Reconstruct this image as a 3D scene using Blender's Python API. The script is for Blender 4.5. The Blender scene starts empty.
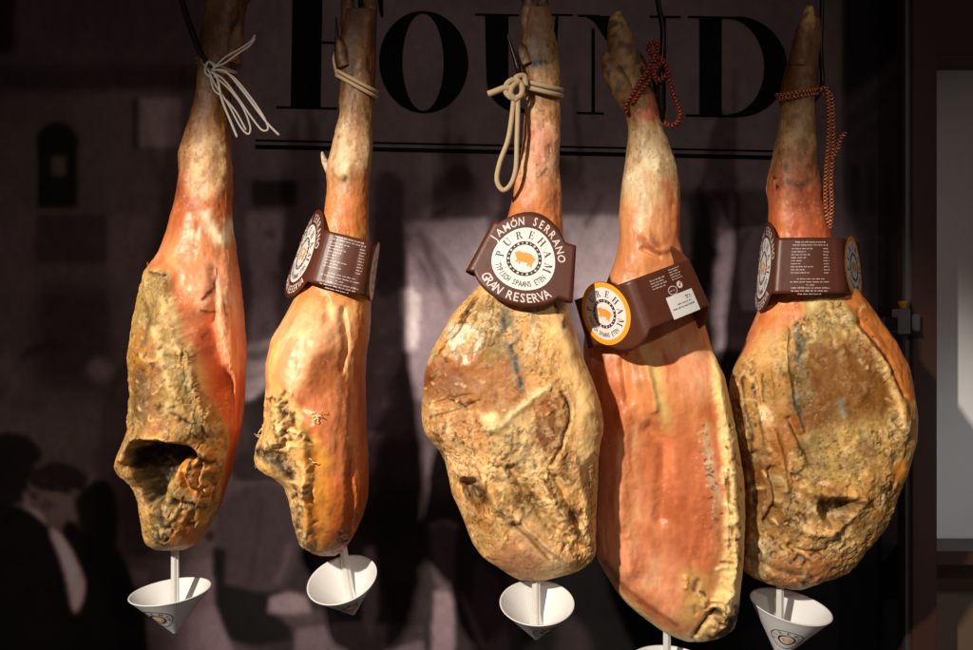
import bpy, bmesh, math, random
import numpy as np
from mathutils import Vector, Matrix
from mathutils.geometry import tessellate_polygon

R = math.radians
D, S = 1.42, 0.0015          # camera distance (m) and metres per photo unit at the hams' plane
CX, CY = 486.5, 325.0
MUR = 330.0                  # depth of the printed mural behind the hams, in units

def W(x, y, d=0.0):
    Y = d*S; k = (D+Y)/D
    return Vector(((x-CX)*S*k, Y, (CY-y)*S*k))

# ------------------------------------------------------------------ camera, world, lights
sc = bpy.context.scene
C = sc.collection
cam = bpy.data.objects.new('camera', bpy.data.cameras.new('camera')); C.objects.link(cam)
cam.data.lens = 35; cam.data.sensor_width = 36
cam.location = (0, -D, 0); cam.rotation_euler = (R(90), 0, 0)
cam.data.clip_start = 0.02; cam.data.clip_end = 50
sc.camera = cam
sc.render.resolution_x, sc.render.resolution_y = 1024, 684

wd = bpy.data.worlds.new('World'); sc.world = wd; wd.use_nodes = True
wd.node_tree.nodes['Background'].inputs['Color'].default_value = (0.62, 0.50, 0.46, 1)
wd.node_tree.nodes['Background'].inputs['Strength'].default_value = 0.12

def spot(name, loc, aim, power, size, blend, radius, col):
    l = bpy.data.lights.new(name, 'SPOT'); l.energy = power; l.spot_size = R(size)
    l.spot_blend = blend; l.shadow_soft_size = radius; l.color = col
    o = bpy.data.objects.new(name, l); C.objects.link(o); o.location = loc
    o.rotation_euler = (Vector(aim)-Vector(loc)).to_track_quat('-Z', 'Y').to_euler()
    return o
spot('key_spot', (-1.42, -2.35, 1.15), (0.08, 0, -0.44), 540, 31.5, 0.5, 0.045, (1.0, 0.90, 0.79))
spot('fill_spot', (0.75, -2.6, 1.0), (0.12, 0, -0.05), 38, 42, 0.9, 0.05, (1.0, 0.88, 0.80))  # unseen fill lamp, added to keep the shaded sides from going black
spot('panel_fill', (1.9, -1.4, 0.9), (1.0, 0.4, -0.36), 50, 19, 1.0, 0.08, (0.93, 0.96, 1.0))  # unseen lamp, added to brighten the cabinet's grey back panel

sc.view_settings.view_transform = 'Standard'; sc.view_settings.look = 'None'
sc.view_settings.exposure = 0.0; sc.view_settings.gamma = 1.0

# ------------------------------------------------------------------ helpers
def lin(c):
    c = np.asarray(c, float)/255.0
    return np.where(c <= 0.04045, c/12.92, ((c+0.055)/1.055)**2.4)

def tag(o, label=None, cat=None, group=None, kind=None):
    for k, v in (('label', label), ('category', cat), ('group', group), ('kind', kind)):
        if v: o[k] = v
    return o

def empty(name, loc, label, cat, group=None):
    o = bpy.data.objects.new(name, None); C.objects.link(o); o.location = loc
    o.empty_display_size = 0.02
    return tag(o, label, cat, group)

bpy_update = bpy.context.view_layer.update

def link(name, me, mat, parent=None):
    o = bpy.data.objects.new(name, me); C.objects.link(o)
    if mat: me.materials.append(mat)
    if parent:
        o.parent = parent
        bpy_update()
        o.matrix_parent_inverse = parent.matrix_world.inverted()
    return o

def mesh(name, V, F, mat, parent=None, smooth=True, col=None, mask=None):
    me = bpy.data.meshes.new(name)
    V = np.asarray(V, np.float32)
    if isinstance(F, np.ndarray):
        nf, k = F.shape
        me.vertices.add(len(V)); me.vertices.foreach_set('co', V.ravel())
        me.loops.add(nf*k); me.loops.foreach_set('vertex_index', F.astype(np.int32).ravel())
        me.polygons.add(nf)
        me.polygons.foreach_set('loop_start', np.arange(0, nf*k, k, dtype=np.int32))
        me.polygons.foreach_set('loop_total', np.full(nf, k, np.int32))
        me.update(calc_edges=True); me.validate()
    else:
        me.from_pydata([tuple(map(float, v)) for v in V], [], F); me.update()
    if smooth: me.polygons.foreach_set('use_smooth', np.ones(len(me.polygons), bool))
    for nm, arr in (('Col', col), ('Mask', mask)):
        if arr is not None:
            a = me.color_attributes.new(nm, 'FLOAT_COLOR', 'POINT')
            c4 = np.ones((len(V), 4), np.float32); c4[:, :3] = np.clip(arr, 0, 1)
            a.data.foreach_set('color', c4.ravel())
    return link(name, me, mat, parent)

# value noise
_rg = np.random.RandomState(7)
_perm = _rg.permutation(256); _val = _rg.rand(256)
_val = _val.astype(np.float32); _p2 = np.concatenate([_perm, _perm, _perm]).astype(np.int32); _v2 = _val[_p2]
def vnoise(P, seed=0):
    P = P.astype(np.float32) + np.array([seed*17.31, seed*5.77, seed*9.13], np.float32)
    fl = np.floor(P); f = P-fl; i = fl.astype(np.int32) & 255; f = f*f*f*(f*(f*6-15)+10)
    x, y, z = i[..., 0], i[..., 1], i[..., 2]; fx, fy, fz = f[..., 0], f[..., 1], f[..., 2]
    out = []
    for dx in (0, 1):
        px = _p2[x+dx]; row = []
        for dy in (0, 1):
            py = _p2[px+y+dy]; a = _v2[py+z]; row.append(a+(_v2[py+z+1]-a)*fz)
        out.append(row[0]+(row[1]-row[0])*fy)
    return out[0]+(out[1]-out[0])*fx
def fbm(P, oc=4, seed=0, gain=0.5):
    r, a, t = 0, 1.0, 0
    for k in range(oc):
        r = r + a*vnoise(P*(2.03**k), seed+k*3); t += a; a *= gain
    return r/t
def ridged(P, oc=3, seed=0):
    r, a, t = 0, 1.0, 0
    for k in range(oc):
        n = 1-np.abs(2*vnoise(P*(2.07**k), seed+k*5)-1); r = r + a*n*n; t += a; a *= 0.5
    return r/t
def ss(a, b, x):
    t = np.clip((x-a)/(b-a), 0, 1); return t*t*(3-2*t)
def mix(a, b, t):
    t = np.asarray(t)[..., None]; return a*(1-t)+np.asarray(b)*t

def smooth_poly(pts, n=5, closed=True):
    p = np.asarray(pts, float); N = len(p); out = []
    rng = range(N) if closed else range(N-1)
    for i in rng:
        if closed: a, b, c, d = p[(i-1) % N], p[i], p[(i+1) % N], p[(i+2) % N]
        else: a, b, c, d = p[max(i-1, 0)], p[i], p[i+1], p[min(i+2, N-1)]
        for k in range(n):
            t = k/n
            out.append(0.5*((2*b)+(-a+c)*t+(2*a-5*b+4*c-d)*t*t+(-a+3*b-3*c+d)*t**3))
    if not closed: out.append(p[-1])
    return np.array(out)

def gmat(n, s):
    i = np.arange(n); g = np.exp(-0.5*((i[:, None]-i[None])/s)**2)
    return (g/g.sum(1, keepdims=True)).astype(np.float32)

class Ras:
    """flat raster of marks, in photo units"""
    def __init__(s, x0, y0, x1, y1, res=1.0):
        s.x0, s.y0, s.res = x0, y0, res
        s.bf = 1.0; s.w = int((x1-x0)*res)+1; s.h = int((y1-y0)*res)+1
        s.X, s.Y = np.meshgrid(x0+np.arange(s.w)/res, y0+np.arange(s.h)/res)
        s._g = {}
    def blur(s, m, b):
        if b <= 0.3: return m
        sg = b*s.res*s.bf; n = 3; w = max(1, int(round((math.sqrt(12*sg*sg/n+1)-1)/2)))   # three box passes
        for ax in (0, 1):
            for _ in range(n):
                m = np.moveaxis(m, ax, 0)
                q = np.concatenate([np.repeat(m[:1], w+1, 0), m, np.repeat(m[-1:], w, 0)]).astype(np.float64)
                q = np.cumsum(q, 0); m = (q[2*w+1:]-q[:-2*w-1])/(2*w+1)
                m = np.moveaxis(m, 0, ax)
        return m
    def poly(s, pts, b=1.5, sm=True):
        p = smooth_poly(pts) if sm else np.asarray(pts, float)
        m = np.zeros((s.h, s.w), bool)
        px1 = int(np.clip((p[:, 0].max()-s.x0)*s.res+2, 1, s.w)); xs = s.X[0, :px1]; ya = s.Y[:, 0]
        for i in range(len(p)):
            (x1, y1), (x2, y2) = p[i], p[(i+1) % len(p)]
            if y1 == y2: continue
            k = np.nonzero((y1 > ya) != (y2 > ya))[0]
            if not len(k): continue
            xc = (x2-x1)*(ya[k]-y1)/(y2-y1)+x1
            m[k, :px1] ^= xs[None] < xc[:, None]
        return s.blur(m.astype(np.float32), b)
    def stroke(s, pts, w, b=1.0):
        """gaussian-edged line; w half width (scalar or per point)"""
        p = smooth_poly(pts, 4, False)
        ww = np.interp(np.linspace(0, 1, len(p)), np.linspace(0, 1, len(pts)), np.broadcast_to(w, (len(pts),)))
        m = np.zeros((s.h, s.w))
        for i in range(len(p)-1):
            a, c = p[i], p[i+1]; dv = c-a; L = dv@dv+1e-9
            mw = max(ww[i], ww[i+1])*3+b*3+2
            ix0 = max(0, int((min(a[0], c[0])-mw-s.x0)*s.res)); ix1 = min(s.w, int((max(a[0], c[0])+mw-s.x0)*s.res)+1)
            iy0 = max(0, int((min(a[1], c[1])-mw-s.y0)*s.res)); iy1 = min(s.h, int((max(a[1], c[1])+mw-s.y0)*s.res)+1)
            if ix0 >= ix1 or iy0 >= iy1: continue
            X, Y = s.X[iy0:iy1, ix0:ix1], s.Y[iy0:iy1, ix0:ix1]
            t = np.clip(((X-a[0])*dv[0]+(Y-a[1])*dv[1])/L, 0, 1)
            d = np.hypot(X-a[0]-t*dv[0], Y-a[1]-t*dv[1]); wi = ww[i]*(1-t)+ww[i+1]*t+1e-3
            v = np.exp(-(d/wi)**2*1.2)
            m[iy0:iy1, ix0:ix1] = np.maximum(m[iy0:iy1, ix0:ix1], v)
        return s.blur(m, b) if b > 0.5 else m
    def ell(s, cx, cy, rx, ry, b=1.0, rot=0):
        c, n = math.cos(R(rot)), math.sin(R(rot))
        u = (s.X-cx)*c+(s.Y-cy)*n; v = -(s.X-cx)*n+(s.Y-cy)*c
        return s.blur(((u/rx)**2+(v/ry)**2 < 1).astype(float), b)
    def sample(s, img, x, y):
        fx = np.clip((x-s.x0)*s.res, 0, s.w-1.001); fy = np.clip((y-s.y0)*s.res, 0, s.h-1.001)
        ix, iy = fx.astype(int), fy.astype(int); tx, ty = fx-ix, fy-iy
        if img.ndim == 3: tx, ty = tx[..., None], ty[..., None]
        return (img[iy, ix]*(1-tx)*(1-ty)+img[iy, ix+1]*tx*(1-ty)+img[iy+1, ix]*(1-tx)*ty+img[iy+1, ix+1]*tx*ty)

# ------------------------------------------------------------------ materials
def nodes(name):
    m = bpy.data.materials.new(name); m.use_nodes = True
    nt = m.node_tree; return m, nt, nt.nodes['Principled BSDF']
def simple(name, col, rough=0.5, metal=0.0, var=0.12, scale=60, bump=0.0, bscale=400, spec=0.5, coat=0.0):
    m, nt, b = nodes(name); N = nt.nodes; L = nt.links
    tc = N.new('ShaderNodeTexCoord'); nz = N.new('ShaderNodeTexNoise'); nz.inputs['Scale'].default_value = scale
    nz.inputs['Detail'].default_value = 5
    L.new(tc.outputs['Object'], nz.inputs['Vector'])
    mx = N.new('ShaderNodeMix'); mx.data_type = 'RGBA'
    c = lin(col); mx.inputs['A'].default_value = (*(c*(1-var)), 1); mx.inputs['B'].default_value = (*np.clip(c*(1+var), 0, 1), 1)
    L.new(nz.outputs['Fac'], mx.inputs['Factor']); L.new(mx.outputs['Result'], b.inputs['Base Color'])
    b.inputs['Roughness'].default_value = rough; b.inputs['Metallic'].default_value = metal
    b.inputs['Specular IOR Level'].default_value = spec; b.inputs['Coat Weight'].default_value = coat
    if bump:
        n2 = N.new('ShaderNodeTexNoise'); n2.inputs['Scale'].default_value = bscale; n2.inputs['Detail'].default_value = 4
        L.new(tc.outputs['Object'], n2.inputs['Vector'])
        bp = N.new('ShaderNodeBump'); bp.inputs['Strength'].default_value = bump; bp.inputs['Distance'].default_value = 0.001
        L.new(n2.outputs['Fac'], bp.inputs['Height']); L.new(bp.outputs['Normal'], b.inputs['Normal'])
    return m

def ham_material():
    m, nt, b = nodes('cured_ham'); N = nt.nodes; L = nt.links
    ca = N.new('ShaderNodeAttribute'); ca.attribute_name = 'Col'
    ma = N.new('ShaderNodeAttribute'); ma.attribute_name = 'Mask'
    sp = N.new('ShaderNodeSeparateColor'); L.new(ma.outputs['Color'], sp.inputs['Color'])
    tc = N.new('ShaderNodeTexCoord')
    def noise(sc_, det, rgh=0.6):
        n = N.new('ShaderNodeTexNoise'); n.inputs['Scale'].default_value = sc_; n.inputs['Detail'].default_value = det
        n.inputs['Roughness'].default_value = rgh; L.new(tc.outputs['Object'], n.inputs['Vector']); return n
    def mth(op, a, c=None, clamp=False):
        n = N.new('ShaderNodeMath'); n.operation = op; n.use_clamp = clamp
        for i, v in enumerate((a, c)):
            if v is None: continue
            if isinstance(v, (int, float)): n.inputs[i].default_value = v
            else: L.new(v, n.inputs[i])
        return n.outputs[0]
    n1 = noise(420, 5, 0.7)
    # fine value variation, stronger on the dry rind
    amp = mth('ADD', mth('MULTIPLY', sp.outputs['Red'], 0.80), 0.22)
    f = mth('ADD', mth('MULTIPLY', mth('SUBTRACT', n1.outputs['Fac'], 0.5), amp), 1.0)
    cb = N.new('ShaderNodeVectorMath'); cb.operation = 'SCALE'
    L.new(ca.outputs['Color'], cb.inputs[0]); L.new(f, cb.inputs['Scale'])
    L.new(cb.outputs[0], b.inputs['Base Color'])
    # roughness
    n3 = noise(70, 6, 0.7)
    r = mth('ADD', mth('MULTIPLY', sp.outputs['Red'], 0.20), mth('MULTIPLY', n3.outputs['Fac'], 0.56))
    r = mth('ADD', r, 0.13, True); L.new(r, b.inputs['Roughness'])
    b.inputs['Specular IOR Level'].default_value = 0.42
    b.inputs['Subsurface Weight'].default_value = 0.04
    b.inputs['Subsurface Radius'].default_value = (1.0, 0.35, 0.15)
    b.inputs['Subsurface Scale'].default_value = 0.006
    n2 = noise(700, 4, 0.65)
    bp = N.new('ShaderNodeBump'); bp.inputs['Distance'].default_value = 0.0012
    L.new(mth('ADD', mth('MULTIPLY', sp.outputs['Red'], 0.50), 0.14), bp.inputs['Strength'])
    L.new(n2.outputs['Fac'], bp.inputs['Height'])
    n4 = noise(180, 5, 0.6)
    bp2 = N.new('ShaderNodeBump'); bp2.inputs['Distance'].default_value = 0.0022
    L.new(mth('ADD', mth('MULTIPLY', sp.outputs['Red'], 0.38), 0.05), bp2.inputs['Strength'])
    L.new(n4.outputs['Fac'], bp2.inputs['Height']); L.new(bp.outputs['Normal'], bp2.inputs['Normal'])
    L.new(bp2.outputs['Normal'], b.inputs['Normal'])
    return m
M_HAM = ham_material()

def vcol_material(name, rough=0.6, bump=0.0, spec=0.4, varscale=0, var=0.0):
    m, nt, b = nodes(name); N = nt.nodes; L = nt.links
    ca = N.new('ShaderNodeAttribute'); ca.attribute_name = 'Col'
    tc = N.new('ShaderNodeTexCoord'); nz = N.new('ShaderNodeTexNoise'); nz.inputs['Scale'].default_value = varscale or 300
    nz.inputs['Detail'].default_value = 4; L.new(tc.outputs['Object'], nz.inputs['Vector'])
    mr = N.new('ShaderNodeMapRange'); mr.inputs['To Min'].default_value = 1-var; mr.inputs['To Max'].default_value = 1+var
    L.new(nz.outputs['Fac'], mr.inputs['Value'])
    v = N.new('ShaderNodeVectorMath'); v.operation = 'SCALE'
    L.new(ca.outputs['Color'], v.inputs[0]); L.new(mr.outputs['Result'], v.inputs['Scale'])
    L.new(v.outputs[0], b.inputs['Base Color'])
    b.inputs['Roughness'].default_value = rough; b.inputs['Specular IOR Level'].default_value = spec
    if bump:
        bp = N.new('ShaderNodeBump'); bp.inputs['Strength'].default_value = bump; bp.inputs['Distance'].default_value = 0.0005
        L.new(nz.outputs['Fac'], bp.inputs['Height']); L.new(bp.outputs['Normal'], b.inputs['Normal'])
    return m
M_MURAL = vcol_material('printed_mural', 0.7, 0.0, 0.10, 900, 0.10)
M_INK = simple('black_ink', (7, 6, 6), 0.7, var=0.2, spec=0.08)
M_CARD = simple('brown_card', (84, 41, 23), 0.44, var=0.25, scale=55, bump=0.4, bscale=60, coat=0.0)
M_WHITE = simple('white_print', (226, 222, 216), 0.35, var=0.05)
M_WINK = simple('pale_ink', (225, 205, 195), 0.4, var=0.05)
M_BINK = simple('dark_brown_ink', (52, 30, 26), 0.4, var=0.15)
M_YEL = simple('yellow_print', (245, 165, 40), 0.35, var=0.06)
M_ORG = simple('orange_print', (238, 150, 62), 0.4, var=0.06)
M_STEEL = simple('blackened_steel', (34, 27, 24), 0.35, 0.7, var=0.3, scale=80, bump=0.1)
M_CUP = simple('white_plastic', (222, 220, 216), 0.28, var=0.04, scale=30, coat=0.2)
M_SPIKE = simple('pale_plastic', (205, 203, 196), 0.3, var=0.05)
M_STR = simple('white_string', (176, 164, 152), 0.8, var=0.2, scale=900, bump=0.6, bscale=1500)
M_CORD = simple('cream_cord', (176, 150, 114), 0.8, var=0.2, scale=700, bump=0.8, bscale=1300)
M_ROPE = vcol_material('braided_rope', 0.7, 0.6, 0.3, 1600, 0.3)
M_WOOD = simple('dark_wood', (54, 29, 20), 0.42, var=0.35, scale=14, bump=0.25, bscale=90)
M_PANEL = simple('grey_panel', (206, 203, 200), 0.55, var=0.05, scale=5, bump=0.05, bscale=60)
M_LOWP = simple('brown_panel', (84, 66, 50), 0.6, var=0.15, scale=8)
M_METAL = simple('brushed_metal', (120, 118, 116), 0.35, 0.9, var=0.15, scale=30)
M_YCAP = simple('yellow_plastic', (200, 150, 20), 0.4, var=0.08)
M_WALL = simple('wall_paint', (40, 33, 34), 0.8, var=0.15, scale=4)

# ------------------------------------------------------------------ tubes, loops, flat shapes
def tube_arrays(pts, rad, n=12, cap=True, ell=1.0):
    p = np.asarray(pts, float); N = len(p)
    rad = np.interp(np.linspace(0, 1, N), np.linspace(0, 1, len(np.atleast_1d(rad))), np.atleast_1d(rad)) if np.ndim(rad) else np.full(N, rad)
    T = np.gradient(p, axis=0); T /= np.linalg.norm(T, axis=1, keepdims=True)+1e-12
    u = np.cross(T[0], [0, 1, 0]);
    if np.linalg.norm(u) < 1e-3: u = np.cross(T[0], [1, 0, 0])
    u /= np.linalg.norm(u); U = [u]
    for i in range(1, N):
        w = U[-1]-T[i]*(U[-1]@T[i]); w /= np.linalg.norm(w)+1e-12; U.append(w)
    U = np.array(U); B = np.cross(T, U)
    a = np.arange(n)*2*np.pi/n
    V = p[:, None]+rad[:, None, None]*(np.cos(a)[None, :, None]*U[:, None]*ell+np.sin(a)[None, :, None]*B[:, None])
    V = V.reshape(-1, 3)
    i, j = np.meshgrid(np.arange(N-1), np.arange(n), indexing='ij')
    F = np.stack([i*n+j, i*n+(j+1) % n, (i+1)*n+(j+1) % n, (i+1)*n+j], -1).reshape(-1, 4)
    F = [tuple(f) for f in F.tolist()]
    if cap: F += [tuple(range(n))[::-1], tuple((N-1)*n+k for k in range(n))]
    return V, F, U, B, T
def join_arrays(parts):
    V, F, o = [], [], 0
    for v, f in parts:
        V.append(v); F += [tuple(int(k)+o for k in q) for q in f]; o += len(v)
    return np.concatenate(V), F
def path(pts, n=6, closed=False):
    """pts in photo units with depth: (x, y, d)"""
    w = np.array([W(*p) for p in pts])
    return smooth_poly(w, n, closed)

def flat_tess(loops):
    L = [[Vector((p[0], p[1], 0)) for p in l] for l in loops]
    tri = tessellate_polygon(L)
    V = np.array([p for l in loops for p in l], float)
    out = []
    for t in tri:
        a, b, c = (V[k] for k in t)
        ar = (b[0]-a[0])*(c[1]-a[1])-(b[1]-a[1])*(c[0]-a[0])
        out.append(tuple(t) if ar > 0 else (t[0], t[2], t[1]))
    return V, out

def circle(cx, cy, r, n=48, ry=None):
    a = np.arange(n)*2*np.pi/n
    return [(cx+r*math.cos(t), cy+(ry or r)*math.sin(t)) for t in a]

# ------------------------------------------------------------------ serif capitals (unit height), each a list of loops lists
def rect(x0, y0, x1, y1): return [[(x0, y0), (x1, y0), (x1, y1), (x0, y1)]]
def half_ring(cx, cy, rx, ry, ix, iy, a0, a1, n=16, icx=None):
    o = [(cx+rx*math.cos(t), cy+ry*math.sin(t)) for t in np.linspace(R(a0), R(a1), n)]
    k = cx if icx is None else icx
    i = [(k+ix*math.cos(t), cy+iy*math.sin(t)) for t in np.linspace(R(a1), R(a0), n)]
    return [o+i]
def glyph(ch):
    h = 0.055
    if ch == 'P': return [rect(.13, 0, .31, 1), rect(0, 0, .45, h), rect(0, 1-h, .4, 1), half_ring(.38, .735, .32, .265, .14, .21, -90, 90)], .75
    if ch == 'R': return [rect(.13, 0, .31, 1), rect(0, 0, .43, h), rect(0, 1-h, .4, 1), half_ring(.38, .75, .3, .25, .13, .195, -90, 90),
                          [[(.42, .5), (.58, .5), (.8, h), (.9, h), (.9, 0), (.65, 0)]]], .9
    if ch == 'U': return [rect(.12, .3, .3, 1), rect(0, 1-h, .42, 1), rect(.72, .3, .78, 1), rect(.6, 1-h, .9, 1),
                          half_ring(.45, .32, .33, .34, .21, .26, 180, 360, icx=.51)], .92
    if ch == 'E': return [rect(.12, 0, .3, 1), rect(0, 0, .72, h), rect(0, 1-h, .68, 1), rect(.3, .49, .52, .49+h),
                          rect(.66, 0, .72, .28), rect(.62, .74, .68, 1), rect(.5, .38, .55, .63)], .74
    if ch == 'H': return [rect(.12, 0, .3, 1), rect(0, 0, .42, h), rect(0, 1-h, .42, 1), rect(.68, 0, .86, 1), rect(.56, 0, .98, h), rect(.56, 1-h, .98, 1), rect(.3, .48, .68, .48+h)], 1.0
    if ch == 'A': return [[[(.1, 0), (.16, 0), (.46, .9), (.42, 1)]], [[(.42, 1), (.48, 1), (.88, 0), (.67, 0), (.36, .82)]], rect(.22, .3, .62, .3+h), rect(0, 0, .28, h), rect(.56, 0, .98, h)], .98
    if ch == 'M': return [rect(.12, 0, .18, 1), rect(.84, 0, 1.02, 1), [[(.1, 1), (.3, 1), (.56, .22), (.5, 0)]], [[(.5, 0), (.54, .12), (.88, 1), (.83, 1)]], rect(0, 0, .3, h), rect(.72, 0, 1.14, h), rect(0, 1-h, .28, 1), rect(.85, 1-h, 1.14, 1)], 1.14
    return [], .4

_fc = {}
def char_mesh(ch):
    """outline of one sans capital, centred on x, from Blender's own built-in font"""
    if ch in _fc: return _fc[ch]
    cu = bpy.data.curves.new('glyph', 'FONT'); cu.body = ch; cu.size = 1.0; cu.resolution_u = 2; cu.offset = 0.012
    o = bpy.data.objects.new('glyph', cu); C.objects.link(o); bpy_update()
    me = bpy.data.meshes.new_from_object(o.evaluated_get(bpy.context.evaluated_depsgraph_get()))
    V = np.array([v.co[:2] for v in me.vertices]); F = [tuple(p.vertices) for p in me.polygons]
    bpy.data.objects.remove(o); bpy.data.curves.remove(cu); bpy.data.meshes.remove(me)
    if len(V):
        out = []
        for f in F:
            a, b, c = V[f[0]], V[f[1]], V[f[2]]
            out.append(f if (b[0]-a[0])*(c[1]-a[1])-(b[1]-a[1])*(c[0]-a[0]) >= 0 else f[::-1])
        F = out
        w = V[:, 0].max()-V[:, 0].min(); V[:, 0] -= V[:, 0].min()
    else: w = .3; V = np.zeros((0, 2))
    _fc[ch] = (V, F, w); return _fc[ch]

def arc_text(txt, r, a_mid, a_span, size, serif=False, bottom=False, xs=1.0):
    """2-D shapes of letters set on a circle; angle clockwise from the top (from the bottom if bottom); returns list (V,F)"""
    out = []; n = len(txt)
    for k, ch in enumerate(txt):
        if ch == ' ': continue
        t = a_mid+(k/(n-1)-0.5)*a_span
        if serif:
            shp, w = glyph(ch); ps = []
            for q, lp in enumerate(shp):
                V, F = flat_tess(lp); ps.append((V, F, q))
        else:
            V, F, w = char_mesh(ch); ps = [(V, F, 0)]; V = V/0.73; w /= 0.73; ps = [(V, F, 0)]
        for V, F, q in ps:
            x = (V[:, 0]-w/2)*size*xs; y = (V[:, 1])*size
            if not bottom:
                a = R(t); rr = r+y; X = rr*math.sin(a)+x*math.cos(a); Y = rr*math.cos(a)-x*math.sin(a)
            else:
                a = R(t); rr = r-y; X = rr*math.sin(a)+x*math.cos(a); Y = -rr*math.cos(a)+x*math.sin(a)
            out.append((np.stack([X, Y], 1), F, q))
    return out
def line_text(txt, x, y, size, xs=1.0, gap=.16):
    out = []
    for ch in txt:
        V, F, w = char_mesh(ch)
        if len(V): out.append((np.stack([x+V[:, 0]*size*xs/.73, y+V[:, 1]*size/.73], 1), F, 0))
        x += (w/.73+gap)*size*xs
    return out
PIG = [(-10.5, 2.2), (-9.5, 4.2), (-7.6, 5.0), (-6.6, 6.4), (-5.6, 5.2), (-3, 5.4), (0, 5.9), (4, 5.9), (7.5, 4.8), (9.3, 2.6), (10.6, 3.6), (10.2, 1.5),
       (9.4, -.5), (8.6, -2.8), (8.9, -6.6), (7.2, -6.8), (6.4, -3.9), (5.2, -6.4), (3.8, -6.4), (4.2, -3.2), (0, -3.8), (-2.6, -3.4), (-2.6, -6.4), (-4.2, -6.5), (-4.8, -3.2), (-6.2, -5.8), (-7.4, -5.6), (-6.8, -1.8), (-8.6, -.6), (-9.2, .6)]

def logo_shapes(scale, full=True):
    """returns list of (shapes, material, level) in units; nominal white disc radius 30"""
    k = scale
    def sc_(lst): return [(V*k, F, q) for V, F, q in lst]
    L = []
    V, F = flat_tess([circle(0, 0, 30.5, 64)]); L.append(('emblem_disc', sc_([(V, F, 0)]), M_WHITE, 1))
    ring = []
    V, F = flat_tess([circle(0, 0, 17, 64), circle(0, 0, 13.6, 64)[::-1]]); ring.append((V, F, 0))
    L.append(('emblem_ring', sc_(ring), M_BINK, 2))
    if full:
        dots = []
        for q in range(22):
            a = q*2*math.pi/22; w = 1.0 if q % 2 else 1.5
            V, F = flat_tess([circle(15.3*math.cos(a), 15.3*math.sin(a), .75*w, 8)]); dots.append((V, F, 0))
        L.append(('ring_dots', sc_(dots), M_WINK, 3))
    V, F = flat_tess([PIG]); L.append(('pig_emblem', sc_([(V*np.array([1.0, 1.0]), F, 0)]), M_ORG, 2))
    L.append(('brand_lettering', sc_(arc_text('PUREHAM', 20.0, 0, 192, 7.6, True)), M_BINK, 2))
    if full: L.append(('small_lettering', sc_(arc_text('TYPISCH SPAANS ETEN', 27.2, 0, 118, 5.4, False, True, .62)), M_BINK, 2))
    return L

def mapped(name, shapes, fn, mat, parent, lift, sub=0):
    """shapes (2-D) -> one mesh through fn(x, y, lift)"""
    parts = []
    for V, F, q in shapes:
        parts.append((np.array([fn(x, y, lift+q*0.035) for x, y in V]), F))
    V, F = join_arrays(parts)
    me = bpy.data.meshes.new(name); me.from_pydata([tuple(v) for v in V], [], F); me.update()
    return link(name, me, mat, parent)
def grid_disc(r, n=10, m=48, r0=0.0):
    V, F = [], []
    for i in range(n+1):
        rr = r0+(r-r0)*i/n
        for j in range(m): a = j*2*math.pi/m; V.append((rr*math.cos(a), rr*math.sin(a)))
    for i in range(n):
        for j in range(m): F.append((i*m+j, (i+1)*m+j, (i+1)*m+(j+1) % m, i*m+(j+1) % m))
    return np.array(V), F

# ------------------------------------------------------------------ THE SETTING
wall = mesh('wall', [W(-500, -500, 360), W(1500, -500, 360), W(1500, 1200, 360), W(-500, 1200, 360)], [(0, 3, 2, 1)], M_WALL, smooth=False)
tag(wall, kind='structure')

# printed mural ------------------------------------------------
rs = Ras(-130, -130, 925, 780, 0.62)
rs.bf = 0.85
base = np.ones((rs.h, rs.w, 3))*lin((92, 74, 80))
MN = fbm(np.stack([rs.X, rs.Y, rs.X*0], -1)/16, 5, 41, .6)
def mp(m, col, a=1.0):
    global base
    m = np.clip(m+(MN-.5)*1.4*m*(1-m), 0, 1)
    base = mix(base, lin(col), np.clip(m*a, 0, 1))
DK, MD, LT = (26, 18, 20), (66, 50, 55), (132, 112, 120)
def rc(x0, y0, x1, y1): return [(x0, y0), (x1, y0), (x1, y1), (x0, y1)]
mp(rs.poly(rc(-130, -130, 235, 780), 16, False), (74, 58, 59))
mp(rs.poly(rc(-130, -130, 245, 70), 3, False), (62, 48, 52))
mp(rs.poly(rc(-130, 66, 235, 92), 4, False), (34, 24, 27), .8)
mp(rs.poly(rc(-130, -60, 14, 52), 4, False), (14, 9, 10))
mp(rs.poly(rc(105, 90, 240, 210), 5, False), (84, 65, 69), .6)
mp(rs.poly(rc(139, 98, 181, 146), 2, False), (120, 100, 104), .9)
mp(rs.poly(rc(132, 98, 139, 148), 2, False), (20, 14, 15), .7)
mp(rs.poly(rc(37, 138, 77, 208), 2, False), (12, 9, 9)); mp(rs.ell(57, 139, 20, 17, 2), (12, 9, 9))
mp(rs.poly(rc(51, 157, 66, 176), 2, False), (84, 66, 68), .8)
mp(rs.poly(rc(-10, 214, 36, 300), 5, False), (84, 64, 68), .6)
mp(rs.poly(rc(108, 214, 150, 400), 5, False), (92, 72, 76), .7)
mp(rs.poly(rc(36, 214, 106, 262), 3, False), (44, 32, 34), .7)
mp(rs.poly(rc(36, 290, 112, 400), 9, False), (44, 32, 34), .8)
mp(rs.stroke([(0, 398), (20, 360), (45, 345), (60, 348)], 5, 2), (24, 16, 18), .7)
mp(rs.ell(100, 370, 14, 12, 5), (112, 90, 94), .7)
mp(rs.ell(8, 370, 14, 20, 6), (100, 80, 84), .6)
mp(rs.poly(rc(-130, 400, 100, 425), 5, False), (46, 34, 37), .8)
mp(rs.ell(110, 432, 9, 9, 3), (112, 90, 94), .6)
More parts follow.
